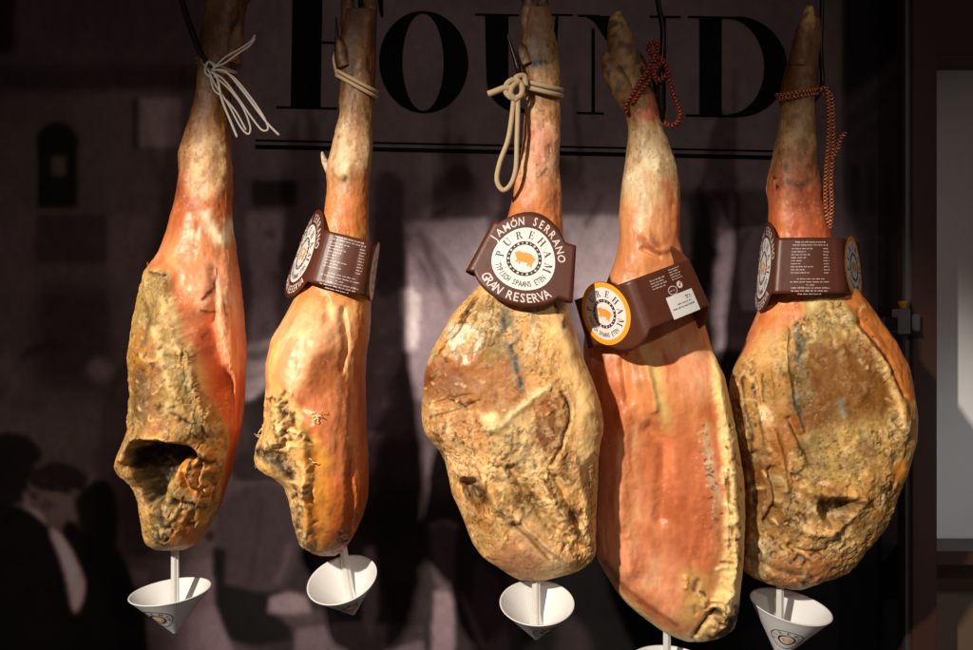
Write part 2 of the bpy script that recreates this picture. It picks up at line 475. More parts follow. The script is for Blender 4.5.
# between first and second ham: pale doorway, dark sign, a face under dark hair
mp(rs.poly(rc(228, 178, 300, 330), 4, False), (84, 66, 72), .8)
mp(rs.poly([(246, 212), (284, 212), (278, 300), (276, 345), (250, 345), (250, 290)], 2.5, False), (122, 100, 110), .85)
mp(rs.poly(rc(252, 180, 296, 206), 1.6, False), (40, 28, 31), .95)
mp(rs.ell(270, 234, 6, 5, 1.5), (60, 44, 50), .6)
mp(rs.poly([(241, 262), (250, 268), (252, 300), (244, 320), (236, 318)], 2), (66, 50, 55), .6)
mp(rs.poly([(246, 345), (276, 338), (275, 358), (266, 384), (250, 400), (242, 396), (242, 360)], 2, False), (166, 144, 152), .95)
mp(rs.poly([(242, 352), (258, 352), (272, 346), (276, 352), (262, 360), (244, 362)], 1.4, False), (92, 72, 78), .7)
mp(rs.stroke([(246, 378), (256, 376), (264, 372)], 2, 1), (100, 80, 86), .7)
mp(rs.stroke([(244, 400), (258, 394), (270, 380)], 2, 1), (196, 172, 180), .6)
mp(rs.poly([(240, 404), (256, 400), (276, 380), (286, 400), (300, 430), (310, 480), (232, 480)], 2.5, False), (30, 21, 24))
# pale plate that carries the heading
mp(rs.poly(rc(241, -130, 843, 176), 1.6, False), (96, 80, 84), .85)
mp(rs.poly([(241, 176), (843, 190), (843, 176)], 1, False), (96, 80, 84), .8)
# building, blurred street and dark patches behind
mp(rs.poly(rc(374, 178, 640, 218), 2, False), (92, 74, 80), .9)
mp(rs.poly([(432, 176), (478, 176), (486, 190), (492, 218), (430, 218)], 2, False), (70, 54, 60), .8)
mp(rs.poly([(446, 176), (460, 164), (474, 176), (472, 190), (450, 190)], 2.5), (60, 46, 51), .8)
mp(rs.poly(rc(420, 152, 432, 222), 2, False), (112, 92, 98), .6)
mp(rs.poly([(376, 180), (402, 180), (404, 228), (410, 250), (402, 286), (376, 290)], 3), (48, 35, 40), .8)
mp(rs.poly([(404, 222), (488, 218), (486, 300), (470, 330), (440, 345), (436, 400), (410, 400), (408, 300)], 2, False), (138, 116, 126), .9)
mp(rs.poly([(430, 226), (486, 220), (484, 262), (452, 300)], 3, False), (150, 130, 140), .6)
mp(rs.stroke([(420, 232), (432, 262), (448, 306)], 4.5, 2), (92, 72, 80), .75)
mp(rs.poly([(401, 290), (412, 286), (420, 298), (418, 350), (404, 352)], 1.6, False), (188, 168, 174), .85)
mp(rs.poly([(374, 318), (398, 318), (400, 352), (404, 420), (374, 430)], 3, False), (98, 78, 86), .85)
for xx, yy in ((382, 332), (390, 350), (380, 372), (394, 392), (384, 404)): mp(rs.ell(xx, yy, 3.5, 2.5, 1.4), (136, 112, 118), .6)
mp(rs.poly([(368, 432), (384, 434), (380, 450), (372, 474), (366, 470)], 1.5, False), (156, 132, 138), .85)
mp(rs.poly([(376, 440), (420, 436), (428, 520), (412, 560), (380, 540)], 4, False), (64, 48, 52), .85)
mp(rs.poly([(424, 446), (446, 444), (450, 500), (428, 520)], 2.5, False), (100, 82, 88), .85)
mp(rs.stroke([(426, 482), (446, 470), (452, 462)], 2.5, 1.5), (70, 54, 58), .8)
mp(rs.poly([(560, 216), (630, 216), (622, 300), (600, 345), (575, 330)], 2, False), (152, 132, 140), .9)
mp(rs.stroke([(601, 196), (594, 212), (586, 224)], 3.5, 1.5), (66, 50, 56), .8)
mp(rs.stroke([(566, 232), (569, 262), (574, 300)], 3, 3), (112, 90, 98), .7)
mp(rs.poly([(566, 306), (586, 300), (600, 318), (594, 350), (570, 345)], 3), (92, 72, 80), .8)
mp(rs.poly([(676, 190), (780, 190), (780, 226), (726, 232), (706, 218), (690, 216)], 3, False), (62, 46, 52), .85)
mp(rs.poly([(726, 232), (776, 224), (772, 300), (745, 346), (702, 350), (700, 262)], 3, False), (112, 92, 102), .9)
for yy in (300, 312, 324): mp(rs.stroke([(708, yy), (740, yy-3), (764, yy-1)], 2, 2), (128, 108, 118), .5)
mp(rs.poly([(690, 196), (716, 190), (722, 214), (708, 300), (692, 300)], 2.5, False), (34, 23, 27), .9)
mp(rs.stroke([(712, 350), (732, 342), (750, 346)], 9, 1.5), (132, 112, 122), .95)
mp(rs.poly([(700, 362), (752, 356), (745, 420), (720, 430)], 2.5), (40, 28, 32), .9)
# right part: dark facade with slanting eaves and windows
mp(rs.poly(rc(843, -130, 925, 780), 1.5, False), (50, 38, 44), .9)
mp(rs.poly([(843, -60), (925, -60), (925, 30), (843, 100)], 2, False), (20, 14, 16), .8)
mp(rs.stroke([(845, 112), (905, 60)], 3, 1.5), (84, 66, 72), .6)
mp(rs.stroke([(845, 140), (905, 92)], 3, 1.5), (72, 56, 62), .6)
for xx in (852, 868, 884): mp(rs.poly(rc(xx, 165, xx+8, 215), 2, False), (26, 18, 22), .7)
for xx in (848, 862, 878, 892): mp(rs.poly(rc(xx, 235, xx+6, 310), 3, False), (92, 74, 82), .5)
mp(rs.poly([(820, 205), (850, 215), (870, 330), (835, 300)], 4), (112, 92, 100), .6)
# crowd along the bottom: capped men, dark coats
mp(rs.poly(rc(-130, 490, 925, 780), 12, False), (38, 27, 30), .85)
mp(rs.poly(rc(-60, 400, 240, 700), 20, False), (96, 76, 78), .8)
mp(rs.poly([(-40, 470), (-10, 436), (25, 436), (42, 456), (30, 480), (24, 500), (-40, 520)], 2), (34, 25, 25))
mp(rs.poly([(28, 480), (84, 484), (82, 508), (74, 524), (62, 532), (46, 526), (34, 520), (24, 516), (24, 506), (29, 500)], 1.6, False), (112, 88, 84), 1)
mp(rs.poly([(33, 472), (38, 462), (54, 458), (74, 462), (90, 474), (94, 484), (88, 492), (70, 490), (32, 478)], 1.4, False), (46, 34, 32))
mp(rs.stroke([(36, 466), (52, 459.5), (72, 463), (88, 474)], 2.2, 1), (108, 88, 82), .75)
mp(rs.poly([(30, 476), (70, 488), (72, 494), (40, 490), (28, 484)], 1, False), (22, 15, 15), .9)
mp(rs.ell(33, 496, 5, 4, 1.2), (40, 28, 27), .85); mp(rs.ell(46, 506, 7, 7, 2.5), (70, 52, 50), .6)
mp(rs.stroke([(23, 514), (30, 511), (38, 516), (42, 522)], 2.8, 1), (186, 158, 152), .9)
mp(rs.stroke([(25, 494), (27, 502), (24, 508)], 2.2, 1), (168, 138, 130), .8)
mp(rs.stroke([(92, 476), (86, 496), (78, 516)], 2.4, 1.2), (138, 112, 106), .8); mp(rs.ell(78, 500, 4, 7, 1.5), (84, 64, 60), .7)
mp(rs.poly([(50, 531), (60, 536), (72, 552), (82, 574), (83, 592), (76, 612), (71, 612), (74, 596), (66, 566), (58, 546)], 1.2, False), (190, 156, 162), .95)
mp(rs.poly([(76, 500), (100, 480), (118, 500), (112, 560), (86, 545)], 3), (24, 16, 18))
mp(rs.poly([(-60, 520), (10, 505), (45, 525), (75, 560), (85, 620), (80, 780), (-60, 780)], 2), (22, 15, 16))
mp(rs.poly([(60, 540), (90, 535), (125, 560), (146, 620), (150, 780), (70, 780)], 2), (18, 12, 13))
mp(rs.poly([(50, 530), (64, 540), (80, 570), (84, 590), (76, 612), (70, 600), (64, 570)], 1.5), (196, 160, 164), .95)
mp(rs.poly([(112, 470), (136, 462), (146, 500), (148, 560), (124, 556)], 3, False), (78, 59, 64), .8)
mp(rs.poly([(124, 556), (170, 562), (215, 560), (216, 640), (230, 700), (150, 700), (146, 606)], 2.5, False), (108, 84, 92), .85)
mp(rs.poly([(128, 568), (150, 572), (146, 590), (134, 586)], 2, False), (144, 118, 126), .7)
mp(rs.poly([(216, 520), (232, 494), (262, 484), (292, 492), (302, 530), (290, 580), (266, 592), (226, 584)], 2.5), (66, 50, 55), .95)
mp(rs.ell(252, 466, 24, 15, 2), (52, 38, 42), .9)
mp(rs.stroke([(262, 500), (258, 540), (248, 584)], 1.8, 1.5), (46, 34, 38), .8)
mp(rs.poly([(213, 548), (226, 550), (226, 584), (268, 594), (280, 590), (292, 640), (250, 646), (226, 640), (214, 600)], 2, False), (16, 11, 12))
mp(rs.ell(210, 536, 5, 5, 1), (14, 10, 11), .9)
mp(rs.stroke([(278, 580), (286, 560), (290, 546)], 3.5, 2), (98, 74, 84), .8)
mp(rs.poly([(270, 598), (288, 592), (306, 596), (314, 622), (284, 616), (268, 612)], 2, False), (134, 110, 118), .9)
mp(rs.poly([(276, 616), (330, 610), (345, 626), (300, 634)], 2.5, False), (74, 58, 62), .9)
mp(rs.poly([(296, 630), (350, 622), (420, 626), (430, 700), (290, 700)], 2, False), (112, 90, 98), .85)
mp(rs.poly([(188, 612), (214, 606), (232, 650), (230, 700), (190, 700)], 2, False), (118, 94, 104), .85)
mp(rs.poly([(364, 548), (376, 545), (378, 610), (370, 640), (362, 620)], 1.8, False), (128, 106, 112), .85)
mp(rs.poly([(384, 586), (410, 582), (425, 640), (388, 650)], 3, False), (44, 32, 35), .85)
mp(rs.poly([(430, 524), (456, 524), (454, 590), (440, 596), (432, 570)], 1.8, False), (92, 74, 80), .9)
mp(rs.stroke([(430, 526), (444, 522), (456, 527)], 1.8, 1), (150, 124, 132), .8)
mp(rs.poly([(434, 592), (456, 592), (452, 700), (430, 700)], 1.8, False), (138, 112, 122), .85)
mp(rs.poly([(476, 560), (500, 580), (510, 650), (486, 700), (470, 620)], 2.5, False), (78, 60, 66), .8)
mp(rs.stroke([(462, 596), (474, 625), (482, 645)], 2, 1.5), (130, 106, 112), .7)
mp(rs.poly([(545, 570), (620, 555), (900, 545), (925, 780), (540, 780)], 5), (7, 5, 6), .97)
mp(rs.poly([(560, 615), (590, 640), (585, 700), (560, 700)], 4), (70, 54, 58), .5)
mp(rs.poly([(862, 430), (880, 420), (884, 520), (868, 560)], 4), (56, 42, 46), .6)
# regional brightness and soft, large-scale grain of the print
base = base*(base.mean(-1, keepdims=True)/.085)**.15
XX, YY = rs.X, rs.Y
base = base*(1+.35*ss(260, 220, XX))[..., None]  # left side brightened in the print to make up for weak light
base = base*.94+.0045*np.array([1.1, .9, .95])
base = base*(1-.42*ss(415, 470, YY)*ss(90, 130, XX)*(1-.5*ss(395, 430, XX)))[..., None]  # print darker towards the bottom, except at the far left
P3 = np.stack([XX/28, YY/34, XX*0], -1)
base *= (0.80+0.42*fbm(P3, 4, 3))[..., None]
base *= (0.78+0.44*fbm(np.stack([XX/7, YY/9, XX*0+5], -1), 5, 13, .62))[..., None]
P3 = np.stack([XX/70, YY/50, XX*0+3], -1)
base *= (0.86+0.30*fbm(P3, 3, 9))[..., None]*1.45*np.array([.97, 1.05, .97])
# vertex grid
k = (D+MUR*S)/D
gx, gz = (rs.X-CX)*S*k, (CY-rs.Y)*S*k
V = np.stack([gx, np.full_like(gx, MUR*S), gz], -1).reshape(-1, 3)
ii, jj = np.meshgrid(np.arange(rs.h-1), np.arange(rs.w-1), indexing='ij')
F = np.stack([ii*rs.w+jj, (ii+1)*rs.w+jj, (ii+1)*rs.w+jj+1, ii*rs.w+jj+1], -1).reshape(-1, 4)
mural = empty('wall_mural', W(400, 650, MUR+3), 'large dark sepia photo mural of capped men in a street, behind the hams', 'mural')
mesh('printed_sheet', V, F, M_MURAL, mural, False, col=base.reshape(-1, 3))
# backing board with real thickness
def box_arrays(x0, y0, z0, x1, y1, z1):
    v = np.array([(x, y, z) for x in (x0, x1) for y in (y0, y1) for z in (z0, z1)])
    return v, [(0, 1, 3, 2), (4, 6, 7, 5), (0, 4, 5, 1), (2, 3, 7, 6), (0, 2, 6, 4), (1, 5, 7, 3)]
def box(name, x0, y0, z0, x1, y1, z1, mat, parent=None, bevel=0.0015):
    v, f = box_arrays(x0, y0, z0, x1, y1, z1)
    bm = bmesh.new(); vs = [bm.verts.new(p) for p in v]
    for q in f: bm.faces.new([vs[i] for i in q])
    bmesh.ops.recalc_face_normals(bm, faces=bm.faces)
    if bevel: bmesh.ops.bevel(bm, geom=bm.edges[:], offset=bevel, segments=2, affect='EDGES')
    me = bpy.data.meshes.new(name); bm.to_mesh(me); bm.free()
    return link(name, me, mat, parent)
box('backing_board', gx.min(), MUR*S+.002, gz.min(), gx.max(), MUR*S+.012, gz.max(), M_WALL, mural, 0)

# heading letters FOUND
def mural_fn(x, y, lift):
    kk = (D+(MUR-lift)*S)/D
    return ((x-CX)*S*kk, (MUR-lift)*S, (CY-y)*S*kk)
def sl(pts, x0): return [(x, y+(x-x0)*0.021) for x, y in pts]
def ring_open(pts): return pts
found = []
def addl(loops, x0, q=0):
    loops = [sl(l, x0) for l in loops]
    V, F = flat_tess(loops)
    found.append((V, [f[::-1] for f in F], q))
# F
addl([[(293, -42), (323, -42), (320.5, 107.5), (290.5, 107.5)]], 306)
addl([rc(276, 106.6, 337, 109)], 306, 1)
addl([rc(322, 40.8, 352, 43.2)], 306, 1); addl([rc(350, 22, 353, 62)], 306, 2)
addl([rc(278, -44, 384, -41.5)], 330, 1)
addl([[(352, -42), (381, -42), (383.5, 17), (380.5, 17), (374, -20)]], 380, 2)
# O
addl([circle(423.7, 62, 44.6, 72, 51.2), [(x, y) for x, y in circle(423, 62, 20.6, 72, 48.6)][::-1]], 424)
# U
addl([[(485, 15), (508.5, 15), (508.5, 82)] + [(529-20.5*math.cos(a), 82+27.5*math.sin(a)) for a in np.linspace(0.15, math.pi-.1, 14)] + [(549.6, 82), (555.6, 15), (558.6, 15), (555, 80)]
      + [(521+34.5*math.cos(a), 80+33*math.sin(a)) for a in np.linspace(.1, math.pi, 18)]], 520)
addl([rc(475, 13.6, 519, 15.8)], 497, 1); addl([rc(547, 13.6, 573, 15.8)], 560, 1)
# N
addl([[(583, 16), (612, 16), (665, 96), (665, 120), (661, 120), (594, 22)]], 620)
addl([rc(591.6, 28, 595, 113)], 594, 1); addl([rc(577, 112, 604, 114.3)], 590, 2); addl([rc(578, 14.6, 600, 16.8)], 590, 1)
addl([rc(661, 17, 666, 112)], 664, 1); addl([rc(650, 15.4, 681, 17.8)], 664, 2)
# D
addl([rc(699.5, 18, 722, 115)], 710)
addl([rc(688, 16, 740, 18.4)], 710, 1); addl([rc(686, 114.6, 738, 117)], 710, 2)
outer = [(737+50.8*math.cos(a), 66.5+50.5*math.sin(a)) for a in np.linspace(-math.pi/2, math.pi/2, 32)]
inner = [(728+36.5*math.cos(a), 66.5+47.6*math.sin(a)) for a in np.linspace(math.pi/2, -math.pi/2, 32)]
addl([outer+inner], 735, 3)
# two rules under the heading
addl([rc(255, 139.2, 777, 141.2)], 255); addl([rc(255, 144.6, 777, 148.8)], 255, 1)
mapped('heading_lettering', found, mural_fn, M_INK, mural, 0.6)

# ------------------------------------------------------------------ cabinet at the right
cab = empty('display_cabinet', W(940, 650, 260), 'dark brown wooden cabinet with a pale grey back panel, right of the hams', 'cabinet')
def Wx(x, d): return W(x, 0, d)[0]
def Wz(y, d): return W(0, y, d)[2]
dC = 235
box('post', Wx(913, dC), dC*S, Wz(760, dC), Wx(937.5, dC), (dC+45)*S, Wz(-110, dC), M_WOOD, cab)
box('back_panel', Wx(925, dC+60), (dC+80)*S, Wz(548, dC+60), Wx(1100, dC+60), (dC+86)*S, Wz(52, dC+60), M_PANEL, cab, 0.001)
box('lower_panel', Wx(925, dC+60), (dC+78)*S, Wz(760, dC+60), Wx(1100, dC+60), (dC+84)*S, Wz(562, dC+60), M_LOWP, cab, 0.001)
box('top_board', Wx(937.7, dC), (dC+5)*S, Wz(54, dC), Wx(1100, dC), (dC+75)*S, Wz(-110, dC), M_WOOD, cab)
box('shelf', Wx(937.7, dC), (dC+3)*S, Wz(566, dC), Wx(1100, dC), (dC+76)*S, Wz(552, dC), M_WOOD, cab)
box('edge_strip', Wx(906, dC+8), (dC+8)*S, Wz(760, dC+8), Wx(911.5, dC+8), (dC+18)*S, Wz(-110, dC+8), M_METAL, cab, 0.0005)
# clamp on the metal strip
cl = empty('rail_clamp', W(905, 325, dC-10), 'small metal clamp with a yellow cap, fixed to the strip beside the rightmost ham', 'clamp')
def lathe(name, c, prof, mat, parent, n=24, axis=None):
    V, F = [], []
    for r_, z in prof:
        for j in range(n): a = j*2*math.pi/n; V.append((r_*math.cos(a), r_*math.sin(a), z))
    m_ = len(prof)
    for i in range(m_-1):
        for j in range(n): F.append((i*n+j, i*n+(j+1) % n, (i+1)*n+(j+1) % n, (i+1)*n+j))
    F.append(tuple(range(n))[::-1]); F.append(tuple((m_-1)*n+j for j in range(n)))
    V = np.array(V)
    if axis is not None: V = V @ np.array(axis).T
    return mesh(name, V+np.array(c), F, mat, parent)
dK = dC-6
box('clamp_body', Wx(896, dK), (dK-6)*S, Wz(334, dK), Wx(909, dK), (dK+12)*S, Wz(309, dK), M_METAL, cl)
box('clamp_bar', Wx(880, dK), (dK-3)*S, Wz(336, dK), Wx(921, dK), (dK+5)*S, Wz(332, dK), M_STEEL, cl, .0006)
box('clamp_jaw', Wx(884, dK), (dK-5)*S, Wz(331, dK), Wx(894, dK), (dK+7)*S, Wz(317, dK), M_STEEL, cl, .0006)
box('screw_head', Wx(911, dK), (dK-5)*S, Wz(331, dK), Wx(919, dK), (dK+5)*S, Wz(314, dK), M_METAL, cl, .002)
c0 = W(903, 309, dK)
lathe('yellow_cap', c0, [(.006, 0), (.0062, .006), (.0075, .008), (.0085, .013), (.008, .0145), (.004, .015)], M_YCAP, cl)

# ------------------------------------------------------------------ HAMS
def build_ham(idx, rows, off, layers, label, spec):
    """rows: (y, xl, xr, depth_front, depth_back); off: depth of the ham's axis"""
    rows = np.array(rows, float)
    y0, y1 = rows[0, 0], rows[-1, 0]
    # rows get denser at the ends
    t = np.linspace(0, 1, int((y1-y0)/1.0))
    ys = y0+(y1-y0)*t
    ends = y1-np.geomspace(3.0, 0.02, 10)
    ys = np.sort(np.concatenate([ys[ys < y1-3.2], ends]))
    def smooth(col, s=2.5):
        yy = np.arange(y0-20, y1+20, 0.5); v = np.interp(yy, rows[:, 0], rows[:, col])
        g = np.exp(-0.5*(np.arange(-20, 21)*0.5/s)**2); g /= g.sum()
        v2 = np.convolve(np.pad(v, 20, 'edge'), g, 'valid')
        w = ss(0, 6, y1-yy)          # keep the bottom end as given
        v2 = v2*w+v*(1-w)
        return np.interp(ys, yy, v2)
    xl, xr, tf, tb = smooth(1), smooth(2), smooth(3, 6), smooth(4, 6)
    n = spec.get('n', 400)
    a = np.linspace(0, 2*np.pi, n, endpoint=False)
    ex = spec.get('ex', 0.9)
    ca, sa = np.cos(a), np.sin(a)
    cxs = (np.sign(ca)*np.abs(ca)**ex)[None]; cys = (np.sign(sa)*np.abs(sa)**spec.get('ey', 0.85))[None]
    endf = np.sqrt(np.clip(1-np.clip((ys-(y1-14))/14, 0, 1)**2, 0, 1))[:, None]*0.92+0.08
    endf[-1] = 0.01
    mid = ((xl+xr)/2)[:, None]; hw = ((xr-xl)/2)[:, None]
    X = mid+hw*cxs
    T = np.where(cys > 0, tf[:, None], tb[:, None])
    Dp = -T*cys*endf
    Y = np.broadcast_to(ys[:, None], X.shape).copy()
    front = ss(0.02, 0.45, cys+0*X)
    # apparent photo position of every vertex, to look the marks up
    def proj(X, Dp, Y):
        kk = (D+(off+0*Dp)*S)/(D+(off+np.minimum(Dp, 0))*S)
        return CX+(X-CX)*kk, CY+(Y-CY)*kk
    U_, V_ = proj(X, Dp, Y)
    ras = Ras(rows[:, 1].min()-10, y0-6, rows[:, 2].max()+10, y1+8, 2.0)
    P = np.stack([X, Dp, Y], -1)
    sd = idx*11
    wx = (fbm(P/14, 3, sd+1)-.5)*7+(fbm(P/4, 2, sd+2)-.5)*3.0; wy = (fbm(P/14, 3, sd+4)-.5)*7+(fbm(P/4, 2, sd+5)-.5)*3.0
    relief = np.zeros((ras.h, ras.w)); col = np.zeros((ras.h, ras.w, 3)); crust = np.zeros((ras.h, ras.w)); hair = np.zeros((ras.h, ras.w))
    PX = np.stack([ras.X, ras.Y, ras.X*0+idx*9], -1)
    N2 = fbm(PX/6, 5, sd+80, .62); N3 = fbm(PX*np.array([1, .6, 1])/7, 5, sd+84, .7)
    gy = [g[0] for g in layers['grad']]; gc = np.array([lin(g[1]) for g in layers['grad']])
    for c in range(3): col[..., c] = np.interp(ras.Y, gy, gc[:, c])
    for it in layers['paint']:
        kind, pts, par, c, al = it[:5]
        m = ras.poly(pts, par) if kind == 'p' else ras.stroke(pts, par, 0)
        m = np.clip(m+(N2-.5)*3.2*m*(1-m), 0, 1)
        if c[0]-c[2] < 34 and c[0] > 50: m = m*ss(.36, .50, N3)
        col = mix(col, lin(c), np.clip(m*al*1.3, 0, 1))
        if len(it) > 5 and it[5] is not None: crust = crust*(1-m)+it[5]*m
    pit, knob = relief*0, relief*0
    for it in layers['relief']:
        kind, pts, par, h = it[:4]
        m = ras.poly(pts, par) if kind == 'p' else ras.stroke(pts, par, 0)
        if len(it) > 4:
            if h < 0: pit = np.minimum(pit, m*h)
            else: knob = np.maximum(knob, m*h)
        else: relief += m*h
    relief += ras.blur(knob+pit, .5)
    g = lambda img, w=1.0: ras.sample(img, U_+wx*w, V_+wy*w)
    colv = g(col, .55); cr = np.clip(g(crust, .7), 0, 1); rl = g(relief, .45); cd = cr**2.4
    # large relief towards the viewer's side, small relief along the normal
    nz = (fbm(P/30, 4, sd+7)-.5)
    an = np.array(spec.get('aniso', (1, 1, .28)))
    fl = spec.get('flow', 0.0)
    Q = P.copy(); Q[..., 0] = P[..., 0]*math.cos(fl)+P[..., 2]*math.sin(fl); Q[..., 2] = -P[..., 0]*math.sin(fl)+P[..., 2]*math.cos(fl)
    Q = Q+np.stack([wx, wy, wx], -1)*1.3
    wr = ridged(Q*an/13, 3, sd+8); wr2 = ridged(Q*an/5.0, 2, sd+9)
    Q2 = P+np.stack([wy, wx, -wy], -1)*2
    cell = ridged(Q2/17, 3, sd+14)
    disp = nz*spec.get('lump', 5.0)*ss(y0, y0+60, Y)
    r1 = 1-np.abs(2*fbm(Q*an/16, 3, sd+60)-1); r2 = 1-np.abs(2*fbm(Q2/24, 4, sd+64)-1)
    crack = ss(.945, .985, r1)*ss(.44, .56, fbm(P/24, 2, sd+66))+ss(.955, .99, r2)*ss(.47, .58, fbm(P/30, 2, sd+67))*.9
    disp -= cd*crack*1.5
    rg = .35+1.1*ss(.44, .60, fbm(P/38, 3, sd+70))
    disp += cd*rg*((wr-.45)*2.3+(wr2-.45)*1.0+(cell-.5)*.8+(fbm(P/2.4, 3, sd+10)-.5)*.8)
    disp += (1-cr)*((fbm(P*np.array([1/10, 1/10, 1/26]), 3, sd+12)-.5)*1.5+(fbm(P/8, 3, sd+13)-.5)*.7)
    dX, dD = np.zeros_like(X), np.zeros_like(X)
    # outward direction in the cross-section
    ox = np.gradient(Dp, axis=1); oy = -np.gradient(X, axis=1)
    L = np.hypot(ox, oy)+1e-6; ox, oy = ox/L, oy/L
    sgn = np.sign(np.sum(ox*cxs, axis=1, keepdims=True)); ox, oy = ox*sgn, oy*sgn
    taper = np.clip((y1-Y)/10, 0.05, 1)*np.clip((Y-y0)/4, .05, 1)
    X2 = X+ox*disp*taper*np.where(np.abs(cxs) > .93, .45, 1); D2 = Dp+oy*disp*taper-rl*front*taper
    # colour detail
    c = colv
    n1 = fbm(P/22, 4, sd+20); n2 = fbm(Q*an/6, 4, sd+21); n3 = fbm(P/3.0, 3, sd+22)
    c = mix(c, c*np.array([.60, .42, .20]), ss(.50, .64, n1)*cd*.36)
    c = mix(c, lin((232, 196, 136)), ss(.54, .72, n2)*cd*.22)
    c = mix(c, lin((150, 140, 98)), ss(.55, .66, fbm(P/15, 4, sd+25))*cd*1.1*spec.get('green', .38))
    c = mix(c, lin((226, 210, 176)), ss(.585, .68, fbm(P/9, 5, sd+26, .65))*cd*.5)
    c = c*(1+((n3-.5)*.62*cd)[..., None])
    c = mix(c, c*np.array([.72, .55, .33]), ss(.52, .62, fbm(P/5.5, 4, sd+33))*cd*.5)
    c = c*(1+cr[..., None]*(np.array([1.04, .97, .84])*np.array(spec.get('tone', (1, 1, 1)))-1))
    c = mix(c, lin((66, 40, 18)), np.clip(crack, 0, 1)*cd*.72)
    dots = ss(.73, .80, fbm(P/1.9, 2, sd+31))
    c = mix(c, lin((40, 28, 18)), dots*cd*.65)
    # meat: long fibres, salt crystals, dark veins
    fib = fbm(P*np.array([1/4, 1/4, 1/22]), 4, sd+28)
    c = c*(1+((fib-.5)*.34*(1-cr))[..., None])
    c = c*(1+(1-cr)[..., None]*(np.array([1.0, 1.03, .84])-1))
    lm = c.mean(-1, keepdims=True); c = c+(lm*np.array([1.18, .95, .72])-c)*(.06*(1-cr))[..., None]
    c = mix(c, c*np.array([.78, .60, .48]), ss(.50, .70, fbm(P*np.array([1/16, 1/16, 1/34]), 4, sd+35))*(1-cr)*.62)
    c = mix(c, np.minimum(c*np.array([1.3, 1.5, 1.5]), .8), ss(.52, .72, fbm(P*np.array([1/12, 1/12, 1/20]), 4, sd+36))*(1-cr)*.45)
    salt = ss(.755, .80, fbm(P/1.3, 2, sd+30))*ss(.53, .64, fbm(P/18, 3, sd+32))
    c = mix(c, lin((240, 215, 190)), salt*(1-cr)*spec.get('salt', .5)*ss(150, 230, Y))
    shank = ss(245, 150, Y)
    c = mix(c, c*np.array([.62, .52, .42]), ss(.50, .64, fbm(P*np.array([1/9, 1/9, 1/13]), 5, sd+90, .6))*shank*.75)
    c = mix(c, lin((70, 44, 28)), ss(.70, .78, fbm(P/3.2, 3, sd+91))*shank*.45)
    c = c*(1-shank[..., None]*np.array([.10, .19, .24]))
    mc = np.median(c.reshape(-1, 3), axis=0); lum = c.mean(-1)/mc.mean()
    c = c*(np.clip(lum, .15, 3)**(.10+.22*cr))[..., None]
    cr = np.maximum(cr, .38*shank*(1-.0*cr))
    pts3 = np.stack([X2, D2, Y], -1)
    kk = (D+off*S)/D
    Wv = np.stack([(X2-CX)*S*kk, (off+D2*kk)*S, (CY-Y)*S*kk], -1).reshape(-1, 3)
    nr = len(ys)
    ii, jj = np.meshgrid(np.arange(nr-1), np.arange(n), indexing='ij')
    F = np.stack([ii*n+jj, ii*n+(jj+1) % n, (ii+1)*n+(jj+1) % n, (ii+1)*n+jj], -1).reshape(-1, 4)
    F = F[:, ::-1] if spec.get('flip', False) else F
    mask = np.zeros((len(Wv), 3)); mask[:, 0] = cr.reshape(-1)
    topc = ((xl[0]+xr[0])/2, y0)
    root = empty('cured_ham', W((xl[-1]+xr[-1])/2, y1, off), label, 'ham', 'whole cured hams hanging in a row')
    # close top with a fan
    V = np.concatenate([Wv, [W(topc[0], y0-2, off)], [W((xl[-1]+xr[-1])/2, y1, off)]])
    ft = [(len(Wv), j, (j+1) % n) for j in range(n)]; fb = [(len(Wv)+1, (nr-1)*n+(j+1) % n, (nr-1)*n+j) for j in range(n)]
    tri = np.array(ft+fb)
    Fq = np.concatenate([F, np.concatenate([tri, tri[:, 2:]], 1)])  # quads with repeated last vertex are split out below
    colf = np.concatenate([c.reshape(-1, 3), np.tile(c[0].mean(0), (1, 1)), np.tile(c[-1].mean(0), (1, 1))])
    maskf = np.concatenate([mask, mask[:1], mask[-1:]])
    me = bpy.data.meshes.new('leg')
    me.vertices.add(len(V)); me.vertices.foreach_set('co', V.astype(np.float32).ravel())
    nq, ntr = len(F), len(tri)
    me.loops.add(nq*4+ntr*3)
    me.loops.foreach_set('vertex_index', np.concatenate([F.ravel(), tri.ravel()]).astype(np.int32))
    me.polygons.add(nq+ntr)
    ls = np.concatenate([np.arange(nq)*4, nq*4+np.arange(ntr)*3]); lt = np.concatenate([np.full(nq, 4), np.full(ntr, 3)])
    me.polygons.foreach_set('loop_start', ls.astype(np.int32)); me.polygons.foreach_set('loop_total', lt.astype(np.int32))
    me.update(calc_edges=True); me.validate()
    me.polygons.foreach_set('use_smooth', np.ones(len(me.polygons), bool))
    for nm, arr in (('Col', colf), ('Mask', maskf)):
        at = me.color_attributes.new(nm, 'FLOAT_COLOR', 'POINT'); c4 = np.ones((len(V), 4), np.float32); c4[:, :3] = np.clip(arr, 0.004, 1)
        at.data.foreach_set('color', c4.ravel())
    link('leg', me, M_HAM, root)
    return root

